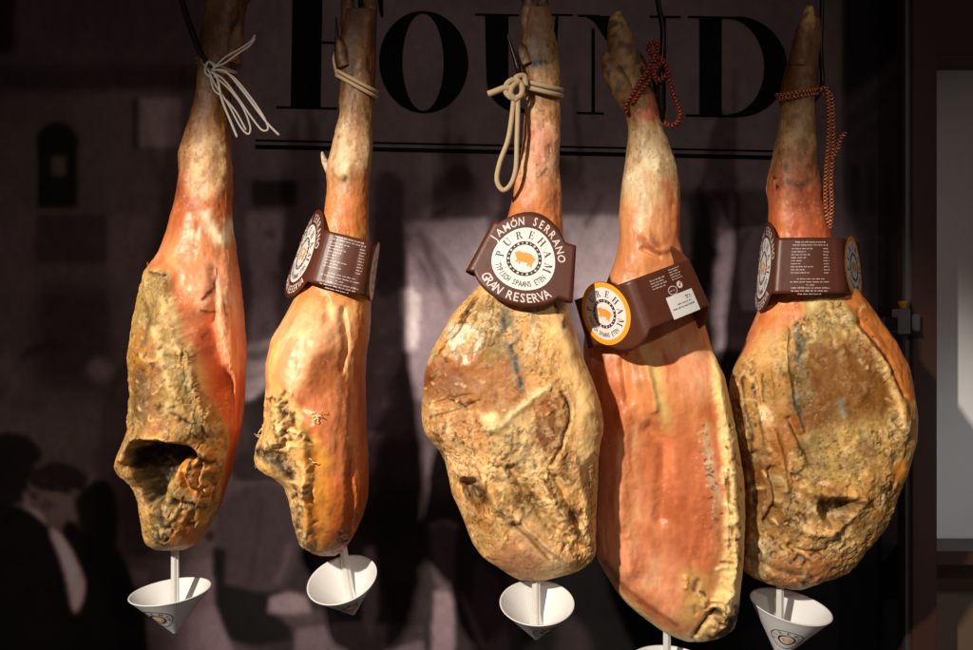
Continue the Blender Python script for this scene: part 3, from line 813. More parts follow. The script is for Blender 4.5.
def lumpy(name, pts, rads, col, parent, seed=0, n=28, rough=.3, ell=1.0, c2=None):
    p = smooth_poly(np.array([W(*q) for q in pts]), 10, False)
    rr = np.interp(np.linspace(0, 1, len(p)), np.linspace(0, 1, len(rads)), np.array(rads)*S)
    tt = np.linspace(0, 1, len(p)); V, F, U, B, T = tube_arrays(p, rr, n, True, ell)
    ctr = np.repeat(p, n, 0); dr = V-ctr
    q = V/S
    V = ctr+dr*(1+((fbm(q/9, 3, seed)-.5)*.22+(fbm(q/2.5, 2, seed+3)-.5)*.16)[:, None])
    c = np.tile(lin(col), (len(V), 1))
    if c2 is not None: c = mix(c, lin(c2), ss(.45, .95, np.repeat(tt, n)+(fbm(q/6, 3, seed+8)-.5)*.5))
    c = c*(0.6+.8*fbm(q/5, 4, seed+5))[:, None]
    c = mix(c, lin((36, 22, 14)), ss(.56, .7, fbm(q/8, 3, seed+6))*.6)
    return mesh(name, V, F, M_HAM, parent, True, c, np.tile([rough, 0, 0], (len(V), 1)))

TAN, OCH, BRN, OLV = (222, 184, 128), (196, 144, 78), (140, 88, 34), (158, 138, 82)
CRM, GRY, SLT, DRK = (240, 212, 160), (214, 210, 202), (84, 82, 78), (44, 26, 14)
PNK, RED, ORA, SKN = (240, 166, 128), (200, 86, 44), (214, 122, 58), (196, 116, 62)
FTB = (104, 70, 36)

def rough_up(Lr, pth, n, spread, r0, r1, dark, light, seed, hd=-5, hl=5, share=.5):
    rd = random.Random(seed); q = smooth_poly(np.array(pth, float), 10, False)
    for k in range(n):
        p = q[int(rd.random()*(len(q)-1))]; x, y = p[0]+rd.gauss(0, spread), p[1]+rd.gauss(0, spread)
        r_ = rd.uniform(r0, r1); a = rd.uniform(0, 6.28); l = r_*rd.uniform(.6, 2.4)
        seg = [(x-math.cos(a)*l, y-math.sin(a)*l), (x+rd.uniform(-1, 1), y+rd.uniform(-1, 1)), (x+math.cos(a)*l, y+math.sin(a)*l)]
        if rd.random() < share:
            Lr['relief'].append(('s', seg, r_, hd*r_/3.2, 1)); Lr['paint'].append(('s', seg, r_*.8, dark, rd.uniform(.45, .8), .9))
        else:
            Lr['relief'].append(('s', seg, r_*1.3, hl*r_/3.2, 1)); Lr['paint'].append(('s', seg, r_*1.1, light, rd.uniform(.4, .75), .8))

# ---- ham 1
H1 = [(-40, 208, 250, 17, 17), (0, 207, 246, 17, 17), (25, 203, 243, 17, 17), (50, 198, 239, 18, 18), (70, 198, 235, 18, 18), (92, 197, 231, 18, 18), (115, 191, 230, 19, 19),
      (138, 184, 230, 21, 21), (155, 179, 230, 23, 23), (175, 180, 231, 23, 23), (200, 176, 231, 25, 25), (231, 169, 231, 32, 30), (254, 160, 235, 38, 36), (267, 151, 237, 42, 40),
      (272, 148, 238, 44, 42), (300, 146, 240, 52, 50), (330, 141, 242, 58, 56), (350, 139, 242.5, 62, 60), (370, 138.5, 242, 64, 62), (400, 138, 241, 66, 64),
      (425, 136, 238.5, 66, 62), (440, 129, 236, 66, 60), (455, 122, 232.5, 64, 58), (465, 120, 230.5, 62, 56), (471, 126, 229, 60, 54), (480, 137, 226, 56, 50), (500, 143.5, 221, 50, 44),
      (520, 145.6, 212.5, 42, 38), (535, 146, 204, 34, 30), (545, 148.5, 196, 24, 20), (549, 153, 186, 14, 12), (550.5, 165, 176, 4, 4)]
L1 = dict(
    grad=[(-40, FTB), (60, (112, 76, 38)), (110, (128, 84, 46)), (150, (198, 148, 106)), (175, (188, 104, 60)), (215, (190, 98, 52)), (245, (208, 124, 80)), (300, (228, 142, 104)), (360, (222, 120, 78)), (440, (200, 84, 40)), (550, (170, 70, 30))],  # shank colours set darker to stand in for light falling off upwards
    paint=[
        ('p', [(190, 0), (215, 30), (205, 70), (190, 60)], 4, (96, 62, 30), .6),
        ('p', [(196, 145), (222, 140), (226, 180), (205, 200), (186, 175)], 6, (232, 196, 158), .6),
        ('s', [(205, 215), (212, 232), (222, 240), (230, 225)], 7, (232, 206, 182), .7),
        ('s', [(190, 215), (188, 228), (196, 236)], 4, (226, 198, 172), .5),
        ('p', [(198, 280), (214, 262), (232, 290), (238, 340), (236, 372), (222, 372), (208, 330), (196, 300)], 5, (246, 176, 146), .6),
        ('s', [(203, 298), (212, 288), (216, 270)], 2.2, (120, 40, 20), .8), ('s', [(200, 310), (212, 312)], 1.6, (130, 48, 26), .7), ('s', [(204, 330), (199, 338)], 1.8, (110, 38, 20), .8), ('s', [(224, 305), (226, 316)], 1.3, (120, 44, 24), .6),
        ('p', [(196, 330), (214, 325), (222, 380), (214, 400), (208, 380)], 3, (196, 84, 44), .55),  # redder strip puts the rind ridge's cast shade into the pink
        # rind
        ('p', [(149, 271), (170, 272), (174, 300), (180, 330), (196, 352), (206, 385), (218, 410), (226, 435), (222, 470), (216, 500), (214, 570), (125, 570), (108, 490), (96, 465), (112, 430), (110, 360), (122, 300), (138, 268)], 1.2, (206, 168, 104), 1, .95),
        ('p', [(148, 285), (168, 282), (172, 330), (186, 380), (190, 410), (160, 420), (136, 400), (136, 350)], 4, (166, 138, 72), .8, .7),
        ('p', [(140, 335), (158, 332), (166, 370), (160, 420), (138, 405)], 4, (176, 116, 36), .7, .7),
        ('s', [(172, 300), (180, 335), (196, 362), (206, 395)], 5, (236, 206, 152), .85),
        ('p', [(168, 400), (200, 405), (214, 425), (205, 440), (175, 425)], 4, (214, 182, 124), .6),
        ('p', [(150, 415), (172, 418), (168, 438), (148, 436)], 4, (176, 116, 62), .6),
        ('p', [(133, 440), (160, 436), (186, 444), (198, 456), (188, 456), (172, 474), (160, 502), (146, 506), (138, 480), (130, 465)], 2.2, (58, 33, 16), 1, .7),  # hollow: dried dark-brown flesh, painted darker still to stand for its shade
        ('s', [(122, 462), (128, 448), (142, 440), (158, 438)], 3.2, (196, 140, 82), .8),
        ('p', [(185, 460), (215, 455), (218, 490), (206, 510), (192, 500), (182, 478)], 4, (226, 152, 66), .75),
        ('p', [(162, 490), (190, 488), (192, 530), (170, 538), (158, 520)], 5, (168, 142, 92), .7),
        ('p', [(154, 512), (168, 510), (170, 540), (158, 545)], 3, (92, 72, 32), .7),
        ('p', [(184, 515), (206, 512), (200, 545), (180, 549), (170, 546)], 4, (206, 122, 40), .8, .4),
        ('s', [(150, 272), (160, 276), (168, 275)], 1.4, (90, 56, 20), .7),
        ('p', [(140, 370), (152, 372), (158, 400), (150, 420), (138, 410)], 3, (120, 86, 36), .7), ('s', [(148, 300), (154, 320), (150, 345)], 3, (126, 92, 40), .7), ('s', [(160, 330), (170, 370), (182, 400)], 3.5, (224, 196, 136), .7), ('s', [(186, 370), (196, 400), (206, 428)], 4, (150, 136, 92), .7),
        ('s', [(175, 412), (190, 418), (200, 424)], 2, (96, 74, 40), .7), ('s', [(140, 438), (165, 436), (188, 442), (206, 452)], 3.0, (228, 182, 112), .8), ('s', [(190, 452), (204, 458), (216, 462)], 2.5, (70, 40, 18), .8), ('s', [(190, 470), (196, 484), (204, 490)], 2, (110, 64, 24), .7), ('s', [(192, 500), (200, 508)], 3, (80, 48, 20), .7), ('s', [(208, 470), (206, 490), (210, 505)], 4, (236, 178, 92), .7),
    ],
    relief=[
        ('s', [(176, 310), (184, 340), (198, 366), (210, 400), (220, 430)], 9, 8), ('s', [(205, 320), (212, 350), (218, 385)], 12, -16),
        ('s', [(222, 380), (228, 430), (224, 470), (214, 510)], 9, -12),
        ('p', [(150, 272), (170, 272), (176, 320), (198, 366), (210, 400), (216, 430), (150, 440), (130, 350)], 3.5, 15),
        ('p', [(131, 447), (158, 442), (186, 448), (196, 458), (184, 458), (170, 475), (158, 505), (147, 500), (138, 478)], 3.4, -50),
        ('s', [(124, 458), (136, 442), (162, 437), (190, 443), (210, 452)], 6, 12),
        ('p', [(172, 474), (194, 456), (216, 462), (212, 520), (195, 545), (160, 545), (160, 505)], 5, 12),
        ('s', [(186, 465), (188, 482), (196, 490)], 3, -7), ('s', [(204, 466), (200, 480), (206, 496)], 3, -6), ('s', [(178, 500), (196, 505)], 3, -5),
        ('s', [(212, 270), (214, 300), (206, 322)], 5, -6), ('s', [(150, 274), (168, 277)], 2, -4)])
rough_up(L1, [(190, 466), (208, 480), (206, 505), (190, 520)], 34, 7, 1.2, 2.8, (96, 56, 22), (240, 186, 104), 1)
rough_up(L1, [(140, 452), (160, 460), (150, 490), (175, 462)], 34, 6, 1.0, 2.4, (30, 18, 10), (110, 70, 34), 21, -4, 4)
rough_up(L1, [(160, 500), (172, 520), (166, 540)], 22, 6, 1.0, 2.2, (70, 48, 24), (196, 160, 104), 2)
rough_up(L1, [(146, 330), (160, 370), (165, 410), (190, 430)], 40, 11, .8, 1.8, (92, 66, 30), (222, 190, 126), 3, -2, 2.5)
rough_up(L1, [(126, 460), (142, 442), (190, 446), (212, 450)], 20, 3, .8, 1.8, (84, 48, 20), (232, 186, 116), 4, -3, 3)
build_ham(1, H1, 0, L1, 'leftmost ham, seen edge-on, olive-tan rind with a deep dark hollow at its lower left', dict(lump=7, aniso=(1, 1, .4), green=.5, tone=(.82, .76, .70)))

# ---- ham 2
H2 = [(12, 343, 376.5, 14, 14), (30, 342, 376.5, 15, 15), (50, 338.5, 376.3, 16, 16), (65, 338, 376, 16, 16), (80, 340.5, 375, 16, 16), (97, 341, 374, 16, 16), (115, 339.5, 373, 17, 17), (130, 336, 372.5, 18, 18), (148, 332.5, 372, 20, 20),
      (165, 328, 370.5, 22, 22), (190, 327, 369, 22, 22), (215, 325, 368, 24, 24), (245, 318, 368, 26, 26), (270, 309, 369, 30, 30), (288, 300, 370, 35, 34), (303, 293, 371, 40, 38), (320, 285, 370.5, 48, 44), (340, 275.5, 368, 56, 52),
      (355, 271.5, 365.5, 62, 58), (380, 270, 364, 68, 66), (400, 270.5, 364, 72, 70), (420, 267.5, 365, 74, 72), (433, 265, 365.5, 74, 72), (441, 260, 366, 74, 72), (460, 261, 367, 72, 70), (466, 265, 367.2, 71, 69), (471, 276, 367.5, 70, 68), (480, 287.5, 367.5, 68, 66),
      (500, 293, 366.7, 60, 58), (520, 295.5, 361, 50, 48), (535, 298.5, 353, 38, 36), (545, 303, 347.5, 28, 26), (552, 310, 341, 16, 14), (556, 320, 335, 5, 5)]
L2 = dict(
    grad=[(0, (106, 70, 34)), (60, (112, 74, 38)), (100, (136, 98, 58)), (130, (182, 146, 110)), (155, (216, 184, 152)), (180, (196, 138, 92)), (205, (206, 122, 66)), (250, (222, 138, 74)), (300, (230, 150, 90)), (350, (232, 150, 104)), (400, (222, 122, 66)), (470, (216, 108, 44)), (556, (178, 86, 30))],
    paint=[
        ('s', [(344, 30), (352, 50), (350, 80)], 4, (88, 54, 26), .6), ('s', [(366, 20), (362, 60)], 4, (170, 118, 62), .5),
        ('s', [(352, 108), (351, 112)], 1.2, (60, 36, 20), .7), ('s', [(345, 178), (345, 180)], 2.6, (110, 80, 56), .9), ('s', [(342, 120), (348, 150), (344, 170)], 6, (222, 196, 166), .6),
        ('p', [(296, 312), (330, 305), (348, 318), (330, 345), (310, 365), (300, 395), (276, 385), (272, 352), (282, 330)], 5, (246, 176, 136), .8),
        ('p', [(312, 362), (326, 350), (334, 352), (338, 375), (330, 396), (314, 400), (306, 385)], 3.2, (176, 92, 44), .62),  # soft brown patch with a shade line put into the colour
        ('s', [(338, 330), (350, 360), (352, 420), (350, 470)], 5, (240, 176, 130), .4), ('s', [(360, 320), (360, 380), (362, 450)], 5, (206, 104, 44), .5),
        ('p', [(300, 400), (340, 392), (352, 430), (350, 480), (330, 480), (318, 440)], 6, (214, 126, 86), .5),
        ('s', [(276, 345), (273, 375), (280, 395)], 5, (232, 186, 112), .7, .15),
        ('p', [(268, 392), (282, 392), (298, 404), (304, 430), (312, 450), (322, 470), (324, 552), (285, 565), (274, 505), (266, 485), (238, 472), (238, 440), (252, 410)], 1.6, (226, 180, 112), 1, .85),
        ('s', [(300, 425), (308, 440), (318, 445), (320, 470)], 5, (228, 168, 84), .8, .5),
        ('p', [(306, 455), (326, 452), (328, 530), (312, 548), (304, 500)], 4, (222, 142, 50), .9, .15),
        ('s', [(304, 410), (318, 416), (312, 424)], 2, (240, 216, 178), .7, .8),
        ('s', [(283, 408), (288, 425), (285, 440)], 3.2, (72, 60, 44), .85, .9), ('s', [(277, 420), (280, 436)], 2.4, (60, 48, 34), .7), ('s', [(291, 415), (295, 425)], 2, (70, 60, 50), .6),
        ('s', [(260, 452), (275, 462), (288, 474)], 6, (70, 40, 20), .85, .9), ('s', [(296, 510), (300, 540)], 5, (170, 140, 96), .8, .9),  # first stroke paints shade onto the underside of the lip
        ('s', [(304, 484), (303, 494)], 4, (240, 200, 140), .8, .6), ('p', [(325, 535), (345, 530), (350, 545), (335, 556), (322, 553)], 3, (170, 84, 26), .7, .4),
        ('s', [(349, 460), (349, 520)], 2.5, (176, 80, 30), .6),
    ],
    relief=[
        ('p', [(282, 330), (320, 310), (338, 335), (318, 362), (302, 398), (276, 385)], 8, 12),
        ('s', [(342, 310), (346, 345), (342, 370)], 4, -5), ('s', [(326, 300), (330, 320)], 4, -4), ('s', [(350, 450), (349, 530)], 4, -6),
        ('s', [(276, 400), (282, 430), (270, 445)], 9, 12), ('s', [(270, 452), (284, 462), (296, 478)], 6, -8),
        ('s', [(300, 430), (306, 460), (306, 500), (308, 540)], 6, 8), ('s', [(303, 484), (303, 494)], 4, 7), ('s', [(308, 488), (310, 500)], 3, -7)])
rough_up(L2, [(276, 400), (290, 425), (280, 445), (268, 455)], 70, 8, .8, 1.9, (66, 44, 24), (244, 212, 156), 5, -6, 6)
rough_up(L2, [(302, 430), (306, 460), (304, 490), (306, 520)], 40, 6, .8, 2.0, (150, 96, 40), (246, 212, 150), 6, -3, 5, .35)
rough_up(L2, [(292, 480), (298, 515), (306, 545)], 30, 3, .8, 2.0, (74, 54, 32), (206, 176, 130), 7, -4, 4)
rough_up(L2, [(330, 545), (345, 540), (325, 552)], 14, 4, .8, 1.8, (110, 50, 18), (196, 120, 60), 8, -3, 3)
h2 = build_ham(2, H2, 0, L2, 'ham seen edge-on, smooth orange meat with shredded fat along its lower left, second from left', dict(lump=6, aniso=(1, 1, .5), ex=.85))

# ---- ham 3
H3 = [(10, 525, 551, 12, 12), (30, 524, 554, 13, 13), (45, 521, 557.5, 15, 15), (60, 521, 560, 16, 16), (75, 522.5, 560.5, 17, 17), (100, 526, 560, 17, 17), (125, 523, 559.5, 18, 18), (162, 520, 559.5, 20, 20), (185, 514, 561, 22, 22), (205, 511, 561, 23, 23),
      (240, 502, 562, 24, 24), (265, 492, 562, 25, 25), (285, 479, 563, 24, 28), (295, 470, 564, 25, 30), (305, 460, 566, 28, 33), (315, 452.5, 569.5, 34, 36), (330, 444, 574, 41, 40), (345, 435.5, 579, 44, 43), (360, 428.5, 584.5, 46, 45), (375, 424.5, 590, 48, 46),
      (390, 423, 595.5, 50, 47), (405, 422, 600, 51, 47), (420, 422, 603, 51, 47), (432, 424, 602.5, 51, 47), (440, 431, 600, 51, 46), (450, 440, 599, 50, 46), (460, 445, 598, 49, 45), (475, 449, 597.5, 48, 44), (490, 452.5, 597, 46, 42),
      (510, 460, 595.5, 43, 39), (530, 467.5, 596, 38, 34), (545, 474, 596, 34, 30), (555, 481.5, 595, 30, 26), (565, 495, 587, 22, 20), (573, 506, 574, 13, 12), (580.5, 520, 545, 4, 4)]
L3 = dict(
    grad=[(0, (140, 106, 70)), (60, (160, 122, 82)), (100, (190, 152, 116)), (130, (206, 150, 124)), (165, (208, 160, 132)), (190, (208, 132, 90)), (220, (212, 118, 66)), (270, (212, 132, 80)), (300, (222, 178, 118)), (580, (226, 184, 126))],
    paint=[
        ('p', [(525, 35), (548, 28), (556, 60), (530, 66)], 5, (96, 72, 48), .7), ('s', [(532, 64), (544, 62)], 4, (30, 24, 22), .8), ('s', [(549, 45), (552, 52)], 4, (60, 42, 30), .7),
        ('s', [(530, 130), (545, 138), (540, 160)], 7, (196, 122, 104), .6), ('s', [(546, 168), (538, 178)], 2, (120, 60, 50), .6),
        ('p', [(455, 300), (480, 278), (566, 296), (612, 400), (612, 560), (560, 592), (480, 575), (440, 470), (412, 420), (420, 360)], 1.5, (224, 180, 118), 1, .9),
        ('p', [(545, 295), (568, 303), (596, 372), (600, 430), (590, 470), (572, 410), (560, 350)], 7, (238, 196, 138), .85, .35),
        ('p', [(548, 300), (566, 306), (574, 330), (560, 335)], 4, (238, 186, 140), .7, .3),
        ('p', [(425, 360), (450, 355), (500, 350), (525, 372), (528, 405), (500, 430), (470, 425), (445, 410), (424, 400)], 6, (176, 112, 46), .9, .62),
        ('p', [(424, 372), (450, 365), (470, 385), (450, 402), (426, 402)], 4, (150, 88, 32), .7, .6),
        ('p', [(484, 330), (498, 318), (505, 350), (490, 365), (480, 350)], 4, (166, 132, 66), .7),
        ('p', [(450, 330), (466, 324), (480, 328), (478, 352), (466, 364), (452, 354)], 2, (226, 222, 212), 1, .9), ('s', [(488, 312), (482, 330), (474, 344)], 4, (206, 200, 184), .7, .9), ('s', [(530, 300), (534, 330), (528, 352)], 4, (210, 196, 164), .6, .9),
        ('p', [(466, 300), (490, 292), (505, 300), (490, 325), (470, 320)], 5, (176, 152, 96), .6),
        ('s', [(505, 314), (508, 340), (514, 360), (520, 380), (523, 392)], [9, 10, 6, 4, 2], (136, 132, 122), .85, .8), ('s', [(512, 345), (516, 365), (521, 385)], 2.2, (64, 60, 54), .8), ('s', [(503, 318), (506, 332)], 3, (84, 80, 72), .6),
        ('s', [(553, 302), (560, 314), (564, 326)], 3.0, (80, 64, 56), .9), ('s', [(566, 318), (572, 336)], 4, (176, 102, 60), .6),
        ('p', [(480, 414), (498, 414), (502, 426), (494, 434), (481, 430)], 2, (246, 220, 170), .95), 
        ('p', [(540, 395), (560, 392), (568, 420), (560, 445), (540, 450), (530, 425)], 5, (172, 112, 52), .75), ('p', [(528, 425), (545, 430), (550, 450), (532, 450)], 4, (146, 88, 38), .6),
        ('s', [(508, 420), (530, 400), (552, 385)], 4, (214, 196, 150), .8), ('p', [(500, 425), (528, 415), (530, 450), (505, 470), (490, 455)], 6, (206, 184, 134), .75),
        ('s', [(562, 395), (570, 415), (562, 440), (552, 465)], 1.6, (98, 68, 32), .75),
        ('p', [(450, 440), (490, 440), (520, 470), (500, 490), (462, 470)], 6, (234, 196, 136), .7), ('p', [(540, 430), (556, 432), (552, 450), (538, 446)], 3, (150, 92, 42), .6), ('p', [(560, 455), (575, 452), (576, 475), (562, 478)], 3, (176, 116, 60), .7),
        ('p', [(500, 490), (530, 492), (545, 520), (530, 545), (505, 520)], 6, (170, 138, 80), .75), ('p', [(565, 510), (576, 508), (578, 530), (566, 532)], 3, (112, 70, 26), .7),
        ('p', [(505, 520), (525, 512), (560, 550), (575, 570), (540, 575)], 5, (228, 186, 140), .7, .6), ('p', [(492, 545), (525, 545), (545, 570), (520, 582), (495, 566)], 4, (196, 140, 104), .7, .6),
        ('p', [(462, 478), (480, 485), (490, 508), (480, 512), (468, 500)], 2.4, (66, 38, 18), .7), ('p', [(466, 500), (484, 510), (500, 535), (485, 540), (470, 520)], 4, (186, 138, 72), .7),
        ('s', [(450, 448), (440, 438), (444, 462)], 2, (90, 50, 22), .6),
        ('p', [(424, 405), (470, 404), (486, 430), (478, 460), (440, 445)], 4, (196, 142, 84), .7), ('s', [(450, 400), (460, 404), (466, 408)], 1.4, (84, 50, 22), .8),
        ('p', [(445, 430), (462, 440), (480, 458), (478, 484), (455, 474)], 4, (232, 190, 138), .8), ('s', [(470, 462), (478, 470), (482, 480)], 1.5, (120, 70, 40), .6),
        ('s', [(498, 478), (512, 484), (528, 488)], 2, (110, 86, 50), .6), ('s', [(545, 465), (552, 490), (560, 515)], 1.6, (120, 84, 44), .7), ('s', [(528, 455), (536, 480), (552, 505)], 3, (240, 208, 152), .7), ('s', [(580, 440), (586, 480), (588, 540)], 5, (240, 206, 154), .7),
        ('p', [(524, 440), (546, 455), (544, 480), (520, 470)], 5, (218, 196, 150), .6), ('s', [(510, 520), (530, 540), (548, 560)], 2, (150, 96, 60), .7), ('s', [(455, 305), (440, 335), (428, 362)], 3, (236, 206, 150), .7), ('s', [(470, 312), (452, 340)], 1.5, (110, 74, 32), .7),
    ],
    relief=[
        ('s', [(472, 300), (450, 325), (436, 350), (430, 375)], 6, 6), ('s', [(478, 300), (458, 328), (444, 352)], 3, -4),
        ('p', [(462, 480), (478, 482), (492, 506), (484, 514), (470, 502)], 2.2, -20), ('s', [(455, 470), (470, 480), (490, 500), (510, 520)], 5, 7), ('s', [(484, 512), (500, 520), (520, 545)], 5, -5),
        ('s', [(512, 470), (530, 500), (556, 530), (580, 548)], 5, -8), ('s', [(540, 480), (556, 505), (574, 530)], 4, 6), ('s', [(556, 478), (566, 500), (578, 525)], 3.5, -7), ('s', [(575, 460), (585, 500), (590, 540)], 5, 5),
        ('s', [(520, 520), (545, 545), (570, 562)], 4, 6), ('s', [(562, 393), (570, 412), (564, 440), (552, 465)], 2.2, -4), ('s', [(550, 385), (525, 405), (505, 425)], 4, 3),
        ('p', [(480, 414), (498, 414), (502, 426), (494, 434), (481, 430)], 3, 6), ('p', [(440, 365), (500, 355), (520, 395), (480, 412), (440, 405)], 12, -5), ('s', [(450, 398), (462, 406)], 2, -3),
        ('s', [(430, 405), (450, 400), (470, 396)], 1.6, -2.5), ('s', [(430, 420), (460, 410), (480, 402)], 1.6, -2.5), ('s', [(560, 330), (580, 372), (590, 410)], 8, 4)])
rough_up(L3, [(450, 410), (470, 440), (500, 470), (540, 520), (575, 550)], 70, 16, .7, 1.8, (104, 70, 34), (244, 214, 160), 9, -2.5, 3)
rough_up(L3, [(540, 470), (560, 500), (578, 540)], 34, 9, .9, 2.2, (100, 66, 30), (244, 212, 156), 10, -3, 3)
rough_up(L3, [(432, 360), (445, 420), (470, 400), (540, 400), (565, 450)], 40, 18, .6, 1.3, (92, 58, 24), (230, 196, 140), 11, -2, 2)
build_ham(3, H3, -20, L3, 'broad middle ham, mottled tan rind with grey mould streaks and a pale knob', dict(lump=7, aniso=(1, 1, .55), flow=.45, green=.42, tone=(.98, .94, .93), n=460))

# ---- ham 4
H4 = [(58, 603, 638, 13, 13), (70, 603.5, 645, 15, 15), (80, 609, 649, 16, 16), (90, 614, 652.5, 17, 17), (100, 619, 656, 17, 17), (112, 625, 659, 18, 18), (125, 628.5, 662.5, 19, 19), (140, 628, 667.5, 20, 20), (160, 626, 674, 22, 22), (185, 622, 679.5, 24, 24), (215, 619, 679.5, 26, 26),
      (240, 620, 679, 27, 27), (255, 617, 683, 29, 28), (275, 610, 688, 26, 32), (290, 604, 691, 26, 34), (310, 594, 698, 27, 37), (330, 586, 706, 30, 40), (345, 584, 709.5, 36, 42), (360, 584, 714, 42, 43), (375, 586, 722, 50, 44), (400, 588, 727.5, 52, 46), (425, 590, 732.5, 53, 47), (450, 592, 737.5, 54, 48),
      (480, 593, 742, 54, 48), (510, 594, 743, 52, 46), (540, 595, 742.5, 49, 44), (560, 597.5, 742, 46, 41), (575, 606.5, 740.5, 42, 38), (590, 616, 739, 38, 34), (600, 624, 738.5, 34, 31), (610, 635, 738, 30, 27), (620, 647.5, 736, 25, 22), (630, 661, 733, 18, 16), (637, 674, 723, 10, 10), (642, 688, 704, 3, 3)]
L4 = dict(
    grad=[(10, (146, 108, 70)), (60, (136, 96, 58)), (90, (150, 104, 66)), (110, (176, 108, 70)), (130, (190, 160, 124)), (160, (226, 206, 176)), (190, (216, 178, 140)), (210, (212, 140, 96)), (260, (206, 126, 78)), (330, (224, 138, 92)), (400, (224, 134, 84)), (470, (218, 126, 84)), (560, (224, 136, 96)), (642, (200, 112, 62))],
    paint=[
        ('p', [(604, 60), (620, 58), (640, 80), (626, 100), (610, 84)], 5, (104, 68, 38), .6), ('s', [(636, 112), (648, 118), (654, 112)], 6, (186, 96, 60), .6),
        ('s', [(640, 240), (655, 246), (668, 238)], 6, (150, 72, 40), .5), ('s', [(630, 180), (650, 190), (645, 215)], 8, (232, 208, 178), .5), ('s', [(668, 185), (674, 220), (672, 250)], 5, (214, 120, 76), .7),
        ('s', [(644, 350), (654, 372), (660, 400), (668, 430)], 6, (222, 176, 110), .7), ('s', [(636, 355), (640, 385)], 5, (176, 116, 60), .5), ('s', [(664, 350), (668, 368), (668, 382)], 2.4, (206, 84, 60), .6),
        ('p', [(680, 345), (702, 345), (714, 380), (708, 400), (690, 396), (676, 370)], 5, (240, 158, 122), .8), ('p', [(600, 350), (622, 352), (620, 420), (596, 420)], 6, (190, 92, 40), .6),
        ('p', [(646, 432), (680, 425), (706, 440), (716, 500), (716, 550), (690, 575), (664, 520), (650, 470)], 7, (202, 104, 62), .6),
        ('s', [(634, 430), (638, 470), (640, 520)], 6, (240, 160, 122), .6), ('p', [(614, 540), (650, 548), (684, 575), (688, 610), (670, 618), (640, 590), (618, 565)], 7, (238, 150, 116), .8), ('s', [(622, 440), (618, 480), (615, 530)], 3, (238, 170, 136), .6),  # last stroke is a highlight line painted into the colour
        ('s', [(706, 424), (708, 450), (714, 480), (720, 505)], [2, 5, 5, 3], (196, 168, 138), .65, .4), ('s', [(715, 500), (718, 540), (712, 580)], 5, (178, 118, 74), .55),
        ('p', [(712, 345), (722, 370), (735, 420), (752, 480), (756, 560), (752, 640), (690, 650), (676, 640), (700, 625), (712, 600), (722, 560), (726, 500), (721, 440), (714, 390)], 2, (238, 200, 140), 1, .55),
        ('p', [(714, 345), (722, 370), (728, 400), (720, 400), (715, 375)], 2, (240, 190, 130), 1, .1),
        ('s', [(727, 470), (729, 500), (730, 530), (727, 548)], 1.3, (120, 70, 34), .7), ('s', [(735, 480), (737, 520), (736, 570)], 2, (214, 168, 104), .6),
        ('p', [(684, 570), (700, 572), (712, 585), (704, 612), (690, 634), (680, 625), (684, 600)], 5, (206, 156, 96), .8, .25), ('s', [(714, 612), (704, 622), (696, 634)], 2, (100, 56, 22), .8),
        ('p', [(722, 608), (740, 602), (742, 625), (730, 640), (706, 642), (712, 626)], 3, (64, 52, 42), .8, .9), ('s', [(718, 600), (722, 620), (712, 632)], 4, (226, 180, 110), .6, .7),
        ('s', [(596, 560), (614, 590), (640, 614), (664, 632), (690, 641)], 4, (210, 178, 128), .9, .6), ('s', [(606, 562), (626, 588), (650, 608), (676, 624)], 3, (140, 76, 36), .55),
    ],
    relief=[
        ('p', [(634, 430), (696, 425), (708, 480), (706, 570), (684, 600), (645, 580), (630, 530)], 14, -13), ('s', [(715, 360), (722, 400), (730, 450), (734, 520), (732, 580), (722, 620)], 7, 10),
        ('s', [(727, 480), (729, 505), (729, 540)], 1.5, -4), ('s', [(624, 415), (621, 480), (620, 530), (630, 570)], 10, 5), ('s', [(640, 345), (650, 380), (655, 410)], 5, 4), ('s', [(624, 360), (628, 400)], 5, -5),
        ('s', [(648, 238), (656, 250), (668, 246)], 6, 4), ('s', [(644, 248), (660, 256)], 3, -4), ('s', [(650, 430), (665, 450), (664, 520)], 8, -5), ('s', [(714, 610), (704, 622), (696, 634)], 3, -6), ('s', [(720, 596), (722, 612)], 5, 6)])
rough_up(L4, [(727, 430), (734, 500), (734, 560), (722, 610)], 60, 5, .8, 2.2, (150, 96, 48), (252, 222, 166), 12, -3, 4, .4)
rough_up(L4, [(700, 585), (712, 615), (728, 630), (700, 636)], 34, 6, 1.0, 2.6, (60, 42, 28), (236, 196, 130), 13, -4, 5)
rough_up(L4, [(704, 430), (712, 480), (716, 530)], 60, 3.5, .5, 1.1, (120, 70, 44), (214, 184, 150), 14, -.6, .8)
h4 = build_ham(4, H4, 48, L4, 'ham with smooth red-orange cut side facing out and cream fat rim, second from right', dict(lump=3, aniso=(1, 1, .3), green=.15, salt=.25))

